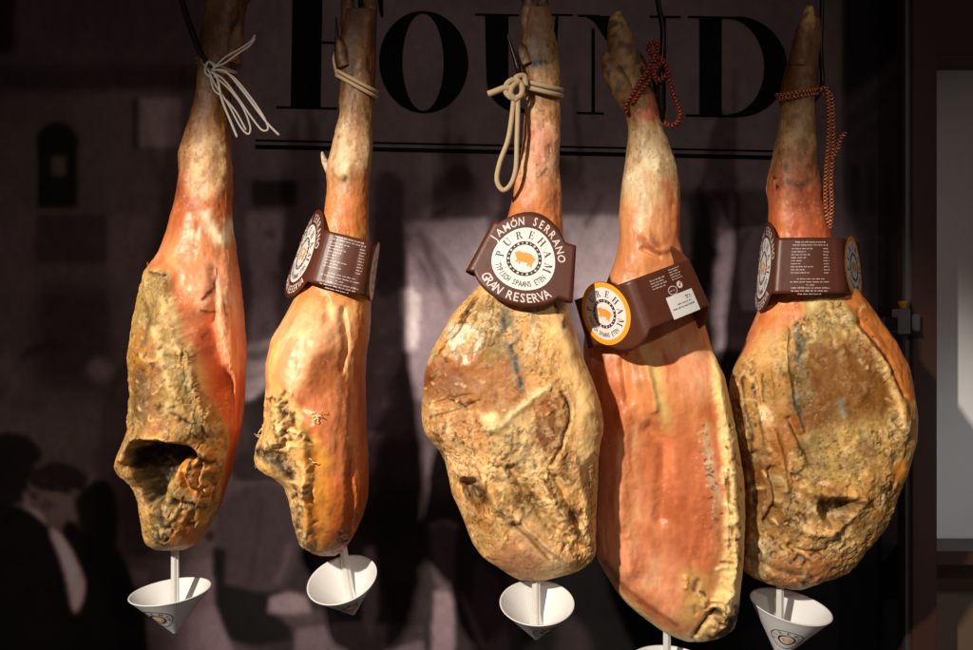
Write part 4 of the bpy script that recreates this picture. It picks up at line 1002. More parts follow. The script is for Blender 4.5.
# ---- ham 5
H5 = [(20, 801, 821, 10, 10), (32, 798, 822, 12, 12), (50, 792, 820.5, 14, 14), (70, 786, 818, 15, 15), (85, 781.5, 816, 16, 16), (100, 780.5, 813, 16, 16), (120, 779, 814, 17, 17), (140, 776.5, 814.3, 19, 19), (162, 773, 815, 21, 21), (185, 769.5, 820.5, 23, 23), (210, 771, 825, 24, 24), (240, 770.5, 830, 26, 26),
      (270, 770, 844, 28, 28), (290, 768, 856, 30, 30), (300, 765, 864, 32, 32), (310, 760, 872, 35, 34), (325, 754, 881, 39, 38), (340, 747.5, 891, 43, 41), (355, 741, 899, 46, 44), (365, 736, 904.5, 48, 45), (380, 731, 908.5, 50, 46), (400, 730, 911, 52, 47), (415, 730.5, 912.5, 52, 47),
      (440, 734, 912, 52, 47), (452, 737, 909, 51, 46), (465, 741, 906, 50, 45), (485, 743, 896.5, 48, 43), (510, 744.5, 889, 45, 40), (530, 744, 880, 41, 36), (550, 743, 862.5, 36, 32), (562, 742, 856, 32, 29), (572, 744, 845, 26, 24), (580, 758, 822, 18, 16), (586, 776, 812, 10, 9), (590, 792, 802, 3, 3)]
L5 = dict(
    grad=[(0, (120, 82, 40)), (60, (118, 78, 36)), (90, (130, 86, 44)), (105, (176, 138, 100)), (140, (196, 160, 120)), (165, (190, 130, 96)), (190, (196, 106, 66)), (230, (204, 98, 56)), (300, (212, 118, 66)), (340, (216, 132, 80)), (590, (206, 160, 96))],
    paint=[
        ('s', [(808, 12), (810, 20)], 5, (184, 150, 90), .7), ('s', [(796, 110), (800, 125), (790, 140)], 6, (214, 178, 138), .5), ('s', [(776, 178), (778, 188)], 3.5, (52, 36, 32), .85), ('s', [(788, 182), (802, 186), (808, 180)], 4, (104, 66, 54), .6), ('s', [(784, 165), (788, 172)], 3, (120, 80, 60), .6),
        ('s', [(784, 200), (786, 236)], 4, (224, 150, 110), .5), ('s', [(806, 195), (812, 236)], 3, (168, 76, 44), .5),
        ('p', [(786, 328), (808, 315), (820, 300), (842, 300), (858, 320), (888, 358), (904, 395), (914, 440), (905, 500), (870, 570), (800, 600), (740, 585), (722, 400), (738, 366), (760, 348)], 2, (198, 156, 88), 1, 1),
        ('p', [(812, 318), (825, 302), (842, 304), (856, 324), (860, 345), (830, 345), (806, 340)], 4, (190, 164, 98), .7),
        ('p', [(806, 350), (850, 345), (888, 375), (898, 405), (880, 425), (850, 428), (812, 432), (790, 410)], 9, (146, 94, 30), .95, .58), ('p', [(786, 372), (806, 365), (812, 400), (790, 405)], 4, (124, 92, 34), .7),
        ('s', [(797, 330), (800, 345), (796, 362)], [6, 7, 5], (120, 116, 104), .85), ('s', [(798, 340), (797, 356)], 3, (64, 60, 54), .7), ('s', [(793, 395), (798, 412), (802, 424)], [5, 6, 3], (116, 112, 100), .8), ('s', [(798, 408), (801, 426)], 3, (56, 52, 46), .8), ('s', [(842, 402), (843, 416)], 3.5, (150, 146, 132), .8),
        ('p', [(760, 340), (784, 332), (784, 360), (750, 372)], 5, (218, 172, 108), .8, .6),
        ('p', [(732, 380), (770, 370), (785, 410), (782, 445), (745, 445), (732, 410)], 6, (196, 150, 84), .7, .8), ('p', [(757, 408), (766, 408), (774, 420), (768, 426), (758, 420)], 2, (240, 218, 178), .95),
        ('p', [(770, 420), (796, 420), (800, 440), (776, 470), (768, 450)], 6, (178, 108, 40), .8, .6), ('p', [(745, 450), (766, 452), (772, 500), (750, 505)], 6, (140, 88, 30), .8, .65),
        ('p', [(850, 425), (895, 418), (905, 440), (888, 465), (850, 480), (812, 470), (820, 440)], 7, (206, 176, 108), .75), ('p', [(800, 440), (820, 440), (830, 475), (810, 480)], 5, (170, 150, 98), .7), ('p', [(862, 440), (878, 442), (874, 456), (858, 455)], 3, (164, 128, 92), .6),
        ('p', [(893, 464), (906, 460), (904, 478), (892, 480)], 2, (222, 140, 40), .8, .2), ('s', [(826, 488), (838, 492)], 3, (172, 92, 50), .6),
        ('p', [(822, 502), (846, 502), (860, 503), (850, 512), (836, 522), (828, 516)], 2, (66, 40, 18), .75),
        ('p', [(780, 500), (820, 498), (826, 530), (800, 545), (778, 535)], 6, (172, 134, 80), .6), ('p', [(820, 530), (842, 525), (848, 545), (830, 555)], 4, (212, 190, 140), .7), ('p', [(745, 540), (770, 540), (775, 565), (748, 568)], 4, (188, 176, 152), .6),
        ('p', [(780, 555), (830, 555), (845, 570), (800, 590), (770, 580)], 5, (186, 126, 80), .75, .7), ('s', [(790, 562), (800, 554), (804, 560), (798, 566)], 1.4, (40, 26, 16), .8), ('s', [(808, 556), (818, 552), (824, 558)], 1.3, (44, 28, 16), .7), ('s', [(831, 541), (835, 539)], 2.0, (50, 30, 16), .7),
        ('s', [(742, 378), (746, 410), (754, 440)], 1.6, (96, 62, 26), .8), ('s', [(752, 384), (757, 414), (764, 446)], 1.4, (100, 64, 28), .7), ('s', [(762, 374), (764, 402)], 1.4, (110, 74, 32), .7), ('s', [(738, 404), (750, 440), (752, 470)], 1.5, (90, 58, 24), .7),
        ('s', [(790, 425), (802, 450), (812, 470)], 2, (120, 86, 36), .7), ('p', [(806, 300), (836, 300), (850, 320), (822, 326), (808, 318)], 3, (206, 184, 126), .8), ('s', [(870, 345), (886, 370), (898, 402), (902, 440)], 3, (222, 186, 118), .7),
        ('p', [(800, 520), (826, 518), (838, 530), (815, 540)], 3, (222, 190, 134), .6), ('p', [(750, 505), (775, 500), (785, 525), (760, 535)], 4, (150, 110, 56), .7), ('s', [(815, 543), (826, 546), (836, 552)], 2, (120, 110, 100), .6),
        # orange skin showing along the right shoulder
        ('p', [(846, 298), (868, 300), (915, 372), (914, 402), (902, 388), (888, 362), (870, 340)], 1.5, (206, 118, 48), .95, .05), ('s', [(862, 330), (880, 350), (894, 372)], 2, (70, 40, 14), .7),
    ],
    relief=[
        ('s', [(858, 322), (876, 345), (892, 368), (904, 395)], 3, -6), ('s', [(845, 312), (868, 340), (888, 366), (900, 396), (904, 430)], 6, 6),
        ('p', [(822, 500), (858, 502), (852, 510), (836, 524), (824, 518)], 2.5, -22), ('s', [(862, 500), (846, 518), (830, 530)], 5, 8), ('s', [(806, 490), (832, 497), (858, 496)], 5, 5),
        ('s', [(742, 375), (745, 410), (756, 445)], 3.5, -2.2), ('s', [(750, 380), (756, 412), (766, 452)], 4, 2.5), ('s', [(758, 372), (762, 400), (774, 430)], 3, -2), ('s', [(738, 400), (748, 430), (752, 470)], 3, 4), ('s', [(768, 365), (772, 395)], 3, 3), ('s', [(772, 430), (780, 460), (784, 490)], 5, 6),
        ('s', [(790, 420), (800, 440), (810, 465)], 3.5, -5), ('s', [(770, 470), (776, 500), (766, 520)], 4, -9), ('s', [(754, 455), (758, 500)], 6, -6), ('p', [(757, 408), (766, 408), (774, 420), (768, 426), (758, 420)], 2.5, 5),
        ('s', [(780, 510), (800, 530), (830, 535)], 4, 5), ('s', [(790, 545), (806, 552), (825, 550)], 3, -5), ('s', [(748, 560), (780, 572), (800, 580)], 4, -4), ('s', [(785, 330), (785, 360), (790, 400), (800, 430)], 3, 4), ('p', [(815, 350), (880, 360), (890, 410), (830, 420)], 14, -4)])
rough_up(L5, [(745, 380), (750, 430), (760, 500), (780, 550)], 70, 11, .8, 2.0, (92, 62, 26), (226, 196, 134), 15, -3, 3.5)
rough_up(L5, [(800, 480), (840, 540), (800, 565), (860, 480)], 70, 14, .8, 2.0, (84, 54, 22), (222, 186, 122), 16, -3, 3.5)
rough_up(L5, [(812, 320), (850, 318), (880, 360), (900, 420), (880, 460)], 60, 8, .6, 1.6, (110, 78, 32), (230, 204, 146), 17, -2, 2.5)
h5 = build_ham(5, H5, 66, L5, 'rightmost ham, broad golden brown wrinkled rind with orange skin along its right shoulder', dict(lump=7, aniso=(1, 1, .5), flow=-.2, green=.45, tone=(.88, .83, .78), n=460))

ham_roots = [o for o in C.objects if o.name.startswith('cured_ham')]
h1, h2, h3, h4, h5 = ham_roots

# trotters: split toes above the ankles
def toes(root, lst):
    for k, (pts, rd, c, c2) in enumerate(lst): lumpy('toe', pts, rd, c, root, seed=40+k*7+int(pts[0][0]), c2=c2)
toes(h2, [([(350, 40, 0), (349, 20, -2), (348, 2, -3), (350, -14, -1)], [8, 8.5, 7, 3.5], FTB, (60, 38, 20)), ([(368, 40, 1), (369, 20, 0), (370, 4, 0), (369, -12, 1)], [8, 8, 7, 3.5], FTB, (110, 76, 44)),
          ([(345, 66, -11), (341, 50, -14), (338, 37, -14)], [7, 5.5, 2.5], (110, 72, 36), (50, 32, 18)), ([(330, 172, -4), (325, 162, -6), (322, 152, -5)], [4, 3.4, 1], (206, 176, 146), (226, 206, 186))])
toes(h3, [([(530, 36, -19), (529, 18, -21), (528, 2, -22), (527, -12, -20)], [8, 7.5, 6, 3], (156, 120, 84), (92, 60, 44)), ([(545, 38, -19), (545, 20, -19), (543, 6, -19), (545, -8, -19)], [8.5, 7.5, 6, 3], (156, 118, 86), (80, 50, 38)),
          ([(526, 64, -30), (522, 52, -32), (521, 43, -31)], [7, 5, 2], (120, 84, 52), (60, 40, 26))])
toes(h4, [([(640, 112, 46), (630, 84, 40), (623, 58, 37), (619, 36, 36), (617, 22, 36), (617, 12, 36)], [15, 17, 16, 12.5, 9, 4], (140, 104, 60), (170, 134, 84)), ([(641, 118, 46), (621, 86, 32), (611, 68, 28), (607, 58, 29), (605, 52, 30)], [11, 12, 9.5, 6, 2.5], (132, 96, 56), (120, 84, 48)), ([(645, 96, 44), (641, 72, 42), (637, 58, 42), (634, 50, 42)], [10, 9, 7, 3], (124, 90, 50), (110, 78, 44))])
toes(h5, [([(800, 66, 62), (803, 44, 58), (807, 24, 57), (810, 7, 59)], [12, 11, 8.5, 3.5], (112, 76, 36), (196, 160, 100)), ([(811, 64, 68), (814, 44, 68), (817, 28, 68), (817, 16, 68)], [9, 8, 6, 3], (100, 66, 32), (120, 84, 44))])
toes(h1, [([(222, 0, 0), (225, -25, -4), (222, -55, -6), (224, -80, -4)], [12, 11, 9, 3], FTB, (60, 38, 20)), ([(238, 0, 0), (242, -25, 0), (242, -55, 0), (240, -78, 0)], [11, 10, 8, 3], FTB, (70, 44, 24)),
          ([(233, 62, -10), (237, 40, -15), (239, 20, -16)], [7, 7, 3], (112, 74, 36), (70, 46, 24))])

# torn shreds of fat and skin
def shreds(root, lst, col, seed):
    rnd = random.Random(seed); parts = []
    for (x, y, d, L_, a, r_) in lst:
        a = R(a); p = []
        cv = rnd.uniform(-1, 1)
        for k in range(6):
            t = k/5; aa = a+cv*t; p.append(W(x+math.cos(aa)*L_*t, y+math.sin(aa)*L_*t, d-math.sin(t*3)*L_*.35))
        V, F, *_ = tube_arrays(smooth_poly(np.array(p), 3, False), np.array([r_, r_*.8, r_*.2])*S*.62, 7)
        parts.append((V, F))
    V, F = join_arrays(parts)
    c = np.tile(lin(col), (len(V), 1))*(0.7+.6*fbm(V/S/3, 3, seed))[:, None]
    tag(mesh('torn_fat', V, F, M_HAM, root, True, c, np.tile([.5, 0, 0], (len(V), 1))), kind='stuff')
rnd = random.Random(3)
def along(pts, n, d, L_, spread, ang, r_):
    q = smooth_poly(np.array(pts, float), 12, False); out = []
    for k in range(n*2):
        p = q[int(rnd.random()*(len(q)-1))]; out.append((p[0]+rnd.uniform(-spread, spread), p[1]+rnd.uniform(-spread, spread), p[2]+d, L_*rnd.uniform(.4, 1.2), ang+rnd.uniform(-60, 60), r_*rnd.uniform(.5, 1.2)))
    return out
sh2 = along([(303, 412, -66), (312, 418, -72), (318, 414, -74)], 9, 0, 4.5, 4, -10, 1.0) + along([(305, 445, -70), (309, 458, -72), (306, 480, -66), (302, 500, -58)], 24, 0, 8, 4, 60, 1.1) + along([(266, 425, -18), (262, 440, -12), (262, 460, -14), (284, 470, -30)], 26, 0, 9, 3, 80, 1.2) + along([(292, 492, -10), (297, 520, -10), (303, 540, -8)], 10, 0, 4, 1, 90, .9) + along([(280, 405, -50), (290, 425, -62), (295, 445, -66)], 16, 0, 7, 3, 70, 1.0)
shreds(h2, sh2, (244, 208, 150), 5)
shreds(h1, along([(149, 270, -8), (152, 272, -20), (166, 274, -40)], 10, 0, 8, 1, -80, .8)+along([(126, 455, -14), (122, 464, -8), (130, 470, -10)], 12, 0, 5, 1.5, 110, 1.0), (206, 156, 84), 6)

# ------------------------------------------------------------------ LABELS
class Wrap:
    def __init__(s, ctr, off, corners, roll, flare=0.0012, rr=7, pitch=0.0):
        c = np.array(corners, float); N = 4; pts = []; s.cs = []
        segs = []
        for i in range(4):
            p, a, b = c[i-1], c[i], c[(i+1) % 4]
            u = (p-a)/np.linalg.norm(p-a); v = (b-a)/np.linalg.norm(b-a)
            segs.append((a+u*rr, a, a+v*rr))
        for i in range(4):
            p0, a, p1 = segs[i]
            for t in np.linspace(0, 1, 7): pts.append((1-t)**2*p0+2*t*(1-t)*a+t*t*p1)
            q = segs[(i+1) % 4][0]; e = q-p1; nrm = np.array([e[1], -e[0]])/np.linalg.norm(e)
            for t in np.linspace(0, 1, 13)[1:-1]: pts.append(p1+e*t+nrm*math.sin(math.pi*t)*2.2)
        s.p = np.array(pts+[pts[0]]); d = np.linalg.norm(np.diff(s.p, axis=0), axis=1)
        s.s = np.concatenate([[0], np.cumsum(d)]); s.L = s.s[-1]
        s.ctr, s.off, s.roll, s.flare, s.pitch = ctr, off, R(roll), flare, R(pitch)
        s.mid = []
        for i in range(4):
            m_ = (c[i]+c[(i+1) % 4])/2; k_ = np.argmin(np.linalg.norm(s.p-m_, axis=1)); s.mid.append(s.s[k_])
        s.cor = [s.s[i*18+3] for i in range(4)]
    def pos(s, u, v, lift):
        u = u % s.L
        x = np.interp(u, s.s, s.p[:, 0]); y = np.interp(u, s.s, s.p[:, 1])
        e = 1.5; a = (u+e) % s.L; b = (u-e) % s.L
        tx = np.interp(a, s.s, s.p[:, 0])-np.interp(b, s.s, s.p[:, 0]); ty = np.interp(a, s.s, s.p[:, 1])-np.interp(b, s.s, s.p[:, 1])
        l = math.hypot(tx, ty)+1e-9; nx, ny = ty/l, -tx/l
        f = 1-s.flare*v
        x = x*f+nx*lift; y = y*f+ny*lift; z = v
        # roll about the viewing axis (clockwise positive), pitch about x
        z, y = z*math.cos(s.pitch)-y*math.sin(s.pitch), y*math.cos(s.pitch)+z*math.sin(s.pitch)
        X = x*math.cos(s.roll)+z*math.sin(s.roll); Z = -x*math.sin(s.roll)+z*math.cos(s.roll)
        kk = (D+s.off*S)/D
        return ((s.ctr[0]-CX+X)*S*kk, (s.off+y)*S, (CY-s.ctr[1]+Z)*S*kk)

def ham_label(ctr, off, corners, roll, label, h0=27, RA=46.5, RB=31, flare=0.0012, dA=0, dB=0, rr=7, flap=None, rotA=0, rotB=0, pitch=0, dvA=0, dvB=0, show=('A', 'B', 'P1', 'P2')):
    w = Wrap(ctr, off, corners, roll, flare, rr, pitch)
    root = empty('ham_label', w.pos(0, -h0, 0), label, 'label', 'brown card sleeves wrapped round the ham shanks')
    sA, sP1, sB, sP2 = w.mid; sA += dA; sB += dB
    def wrapd(u, c): d = (u-c+w.L/2) % w.L-w.L/2; return d
    def top(u):
        h = h0
        for c, Rr, dv in ((sA, RA, dvA), (sB, RB+.4, dvB)):
            d = wrapd(u, c)
            if abs(d) < Rr: h = max(h, dv+math.sqrt(Rr*Rr-d*d))
        return h
    def bot(u):
        h = -h0
        for c, Rr, dv in ((sA, RA, dvA), (sB, RB+.4, dvB)):
            d = wrapd(u, c)
            if abs(d) < Rr: h = min(h, dv-math.sqrt(Rr*Rr-d*d))
        if flap:
            d = wrapd(u, sB+flap[0])
            if abs(d) < flap[2]: h = min(h, flap[1]-math.sqrt(flap[2]**2-d*d))
        return h
    n, m = 300, 16; V = []
    for lift in (0.0, -0.5):
        for i in range(n):
            u = w.L*i/n
            a, b = bot(u), top(u)
            for j in range(m+1): V.append(w.pos(u, a+(b-a)*j/m, lift))
    F = []; k1 = n*(m+1)
    for i in range(n):
        i2 = (i+1) % n
        for j in range(m):
            q = (i*(m+1)+j, i2*(m+1)+j, i2*(m+1)+j+1, i*(m+1)+j+1)
            F.append(q); F.append(tuple(k1+t for t in q[::-1]))
        F.append((i*(m+1), k1+i*(m+1), k1+i2*(m+1), i2*(m+1)))
        F.append((i*(m+1)+m, i2*(m+1)+m, k1+i2*(m+1)+m, k1+i*(m+1)+m))
    mesh('sleeve', V, F, M_CARD, root)
    def onto(c, dv, rot):
        a = R(rot)
        def fn(x, y, lift): return w.pos(c+x*math.cos(a)+y*math.sin(a), dv-x*math.sin(a)+y*math.cos(a), lift)
        return fn
    def emblem(fn, kk, ring=None):
        if ring:
            Vg, Fg = grid_disc(ring, 2, 64, ring-5.0); mapped('yellow_rim', [(Vg, Fg, 0)], fn, M_YEL, root, .3)
        em = None
        for nm, shp, mt, lv in logo_shapes(kk):
            if nm == 'emblem_disc':
                Vg, Fg = grid_disc(30.5*kk, 10, 64); em = mapped('emblem', [(Vg, Fg, 0)], fn, mt, root, .28)
            else: mapped(nm, shp, fn, mt, em, .28+.16*(lv-1))
    if 'A' in show:
        f = onto(sA, dvA, rotA); emblem(f, 1.0)
        mapped('upper_lettering', arc_text('JAMÓN SERRANO', 33.4, 0, 148, 8.6, False, False, .80), f, M_WINK, root, .3)
        mapped('lower_lettering', arc_text('GRAN RESERVA', 42.0, 0, 90, 8.6, False, True, .80), f, M_WINK, root, .3)
    if 'B' in show:
        f = onto(sB, dvB, rotB); emblem(f, (RB-5)/30.5, RB)
    def bars(x0, x1, y, hgt, rnd, gap=.9):
        o = []; x = x0
        while x < x1:
            l = min(rnd.uniform(1.6, 5), x1-x); e = x+l
            while x < e:
                hh = hgt*rnd.choice((.8, .8, 1.15)); w_ = rnd.uniform(.3, .5); o.append((np.array([(x, y), (x+w_, y), (x+w_, y+hh), (x, y+hh)]), [(0, 1, 2, 3)], 0))
                if rnd.random() < .5: o.append((np.array([(x+w_, y), (x+w_+.22, y), (x+w_+.22, y+.28), (x+w_, y+.28)]), [(0, 1, 2, 3)], 0))
                x += .74
            x += gap*.8
        return o
    rnd = random.Random(5)
    if 'P1' in show:
        # two small unreadable blocks of print: a table and a paragraph
        o = bars(-13, 14, 19, 1.0, rnd)+bars(-15, 16, 16.6, .8, rnd)
        for k in range(9):
            y = 13.6-k*2.5; o += bars(-16, -16+rnd.uniform(8, 22), y, .75, rnd)+bars(12, 17, y, .75, rnd)
        for k, (a_, b_) in enumerate(((-11, 12), (-16, 16), (-3, 3), (-15, 16), (-15, 14), (-10, 9))): o += bars(a_, b_, -11.5-k*2.5, .9 if k in (3, 4) else .7, rnd)
        f1 = onto(sP1, 0, 0); mapped('printed_text', o, lambda x, y, l: f1(x*1.12, y*1.16, l), M_WINK, root, .3)
    if 'P2' in show:
        f = onto(sP2, 0, 0); o = []
        for k in range(4): o += bars(-20, -2-(k % 2)*3, 17-k*2.7, 1.1, rnd)
        for k in range(5): o += bars(5, 19-(k % 2)*2, 21-k*2.5, 1.0, rnd)
        Vb, Fb = flat_tess([circle(1, 2, 5.6, 30, 4.4), circle(1, 2, 4.9, 30, 3.7)[::-1]]); o.append((Vb, Fb, 0)); o += bars(-2.6, 4.6, 1.4, 1.0, rnd)
        Vb, Fb = flat_tess([circle(11.5, 5, 3.6, 24)]); o.append((Vb, Fb, 0))
        mapped('printed_text', o, f, M_WINK, root, .3)
        mapped('tick_mark', [(*flat_tess([[(9.8, 4.6), (11.2, 3.2), (13.8, 7.2), (13.0, 7.6), (11.2, 4.8), (10.4, 5.4)]]), 0)], f, M_BINK, root, .5)
        gx_ = np.linspace(-10, 24, 12); Vg = np.array([(x, y) for x in gx_ for y in (-24.5, -2.5)]); Fg = [(2*i, 2*i+2, 2*i+3, 2*i+1) for i in range(11)]
        st = mapped('sticker', [(Vg, Fg, 0)], f, M_WHITE, root, .3)
        o = bars(0, 18, -13, 1.3, rnd)+bars(-7, 20, -16.5, 1.5, rnd)+bars(12, 20, -7.5, 1.2, rnd)+bars(13, 20, -9.6, 1.0, rnd)
        mapped('sticker_print', o, f, M_BINK, st, .5)
    return root

ham_label((337, 262), -5, [(-54, 45), (-13, -42), (39, -38), (34, 55)], 14, 'brown card sleeve on second ham from left, small print in front', flare=.0028, h0=26, RB=29, rr=14, dB=-8)
ham_label((523, 261), -20, [(-45, -33), (52, -35), (43, 34), (-43, 38)], 17, 'brown card label with big round JAMÓN SERRANO disc in front, on the middle ham', h0=27, dvA=0, flare=.0045, dA=-3.5)
ham_label((640, 303), 10, [(62, -22), (26, 66), (-66, 4), (-12, -60)], -20, 'brown card sleeve with a yellow-rimmed disc and white sticker showing, on the cut red ham', h0=25, flare=.001, rotB=33, dvB=3, flap=(16, -2, 36), rr=11)
ham_label((810, 268), 64, [(-40, 50), (-47, -42), (19, -42), (70, 40)], 0, 'brown card sleeve on the rightmost ham, two blocks of small print between round discs', h0=27, flare=.0022, RB=31, rr=9, dB=-12)

# ------------------------------------------------------------------ DRIP CUPS
def drip_cup(cx, cy, off, rad, roll, pitch, label, hgt=46, spike_up=80, spin=0, lean=0):
    o = W(cx, cy, off); kk = (D+off*S)/D
    Mx = Matrix.Translation(o) @ Matrix.Rotation(R(roll), 4, 'Y') @ Matrix.Rotation(R(pitch), 4, 'X')
    root = empty('drip_cup', Mx @ Vector((0, 0, -hgt*S)), label, 'drip cup', 'white funnel cups under the hams')
    n = 72
    prof = [(0.6, -hgt), (2.0, -hgt+.3), (3.0, -hgt+2)] + [(3+(rad-3)*t, -hgt+2+(hgt-2)*t) for t in np.linspace(.05, 1, 14)] + [(rad+.5, .5), (rad+.1, 1.1), (rad-.9, 1.0), (rad-1.6, 0)] + [(2+(rad-3.6)*t, -hgt+5+(hgt-5)*t) for t in np.linspace(1, .02, 14)][1:] + [(.5, -hgt+5)]
    V, F = [], []
    for r_, z in prof:
        for j in range(n):
            a = j*2*math.pi/n; V.append(Mx @ Vector((r_*math.cos(a)*S*kk, r_*math.sin(a)*S*kk, z*S*kk)))
    for i in range(len(prof)-1):
        for j in range(n): F.append((i*n+j, i*n+(j+1) % n, (i+1)*n+(j+1) % n, (i+1)*n+j))
    F.append(tuple(range(n))[::-1]); F.append(tuple((len(prof)-1)*n+j for j in range(n)))
    mesh('funnel', V, F, M_CUP, root)
    # spike: bladed rod with a flared foot inside the funnel
    sp = [(0, 7.0, -hgt+9), (1, 6.0, -hgt+14), (2, 4.0, -hgt+26), (3, 3.6, 10), (4, 3.4, spike_up-14), (5, .6, spike_up)]
    Ms = Matrix.Translation(Mx @ Vector((0, 0, -hgt*S))) @ Matrix.Rotation(R(lean), 4, 'Y')
    V, F = [], []; m_ = 16
    for _, r_, z in sp:
        for j in range(m_):
            a = j*2*math.pi/m_; rr_ = r_*(1 if j % 4 else 1.15)*(.72 if j % 4 == 2 else 1)
            V.append(Ms @ Vector((rr_*math.cos(a)*S, rr_*math.sin(a)*S*.8, (z+hgt)*S)))
    for i in range(len(sp)-1):
        for j in range(m_): F.append((i*m_+j, i*m_+(j+1) % m_, (i+1)*m_+(j+1) % m_, (i+1)*m_+j))
    F.append(tuple(range(m_))[::-1]); F.append(tuple((len(sp)-1)*m_+j for j in range(m_)))
    mesh('spike', V, F, M_SPIKE, root, smooth=False)
    # emblem printed on the outside
    ang0 = R(-90+spin); zc = -hgt*.46
    sl_ = math.hypot(rad, hgt)
    def fn(x, y, lift):
        z = zc+y*hgt/sl_; r_ = 3+(rad-3)*(z+hgt-2)/(hgt-2); a = ang0+x/max(rad*.55, 4)
        v = Mx @ Vector(((r_+lift*.5)*math.cos(a)*S*kk, (r_+lift*.5)*math.sin(a)*S*kk, z*S*kk)); return tuple(v)
    em = None
    for nm, shp, mt, lv in logo_shapes(.48, False):
        if nm == 'emblem_disc':
            Vg, Fg = grid_disc(15.4, 2, 48, 14.5); em = mapped('emblem', [(Vg, Fg, 0)], fn, M_BINK, root, .5)
        else: mapped(nm, shp, fn, mt, em, .5+.16*lv)
    return root, Mx
drip_cup(170, 592, 0, 39.5, -5, 4, 'white funnel cup on a spike under the leftmost ham, tilted left', hgt=43, spike_up=62, spin=-20)
r2, M2 = drip_cup(342, 580, 0, 35.5, -12, 26, 'white funnel cup tipped sharply left, yellow fat drips inside, under second ham from left', hgt=46, spike_up=58, spin=12, lean=-9)
drip_cup(537, 603, -26, 37, 0, 20, 'white funnel cup standing level under the middle ham', hgt=44, spike_up=50, spin=30)
drip_cup(668, 663, 48, 38, 0, 6, 'white funnel cup mostly below the picture edge, under the cut red ham', hgt=44, spike_up=55)
drip_cup(791, 607, 66, 40, 9, 9, 'white funnel cup under the rightmost ham, tilted right with its round emblem forward', hgt=56, spike_up=50, spin=-14)
# congealed drips in the second cup
parts = []
for k, (x, y, r_) in enumerate([(-4, -10, 3.2), (0, -13, 2.6), (6, -9, 3.0), (9, -6, 2.0), (-8, -8, 1.8), (3, -12, 2.4)]):
    q = M2 @ Vector((x*S, y*S, -24*S)); p = [q+Vector((math.cos(t)*r_*.6*S, 0, math.sin(t)*.5*S)) for t in np.linspace(0, 3, 5)]
    V, F, *_ = tube_arrays(np.array(p), np.array([.3, 1, .4])*r_*S, 10); parts.append((V, F))
V, F = join_arrays(parts); mesh('fat_drips', V, F, simple('congealed_fat', (214, 176, 92), .35, var=.2, scale=300), r2)

# ------------------------------------------------------------------ HOOKS
def hook(pts, rad, label, n=12):
    p = path(pts, 8); V, F, *_ = tube_arrays(p, np.array(rad)*S, n)
    o = mesh('meat_hook', V, F, M_STEEL); return tag(o, label, 'hook', 'blackened steel hooks holding the shanks')
hook([(176, -30, -4), (183, 5, -6), (192, 32, -10), (200, 52, -14), (212, 66, -20), (224, 56, -18)], [2.4, 3.2, 3.4, 2.8, 2, .8], 'black steel hook behind the white string on the leftmost ham')
hook([(360, -50, 22), (360, 20, 22), (356, 66, 20), (345, 82, 4), (338, 68, -6), (337, 45, -9), (336, 17, -9)], [2.6, 2.6, 2.8, 3, 3, 2.6, .5], 'black steel hook with its point showing left of the second trotter')
hook([(523, -50, -2), (523, 0, -3), (540, 60, -4), (534, 94, -14), (521, 76, -38), (515, 58, -41), (507, 33, -41)], [1.8, 1.8, 2.6, 3, 3, 2.6, .5], 'black steel hook with its point above the cream knot of the middle ham')
hook([(656, -40, 30), (658, 0, 28), (663, 30, 26), (662, 60, 26), (661, 90, 28), (662, 118, 36), (652, 134, 60), (642, 128, 70)], [2.6, 2.8, 3.0, 3.2, 3.2, 3, 2.4, 1], 'long black steel hook shank right of the split trotter, bound with red rope')
hook([(823, -40, 58), (822, 10, 58), (821, 50, 58), (822, 86, 56), (810, 104, 78), (798, 98, 90)], [2.2, 2.4, 2.4, 2.6, 2.2, 1], 'thin black steel hook shank right of the rightmost trotter')

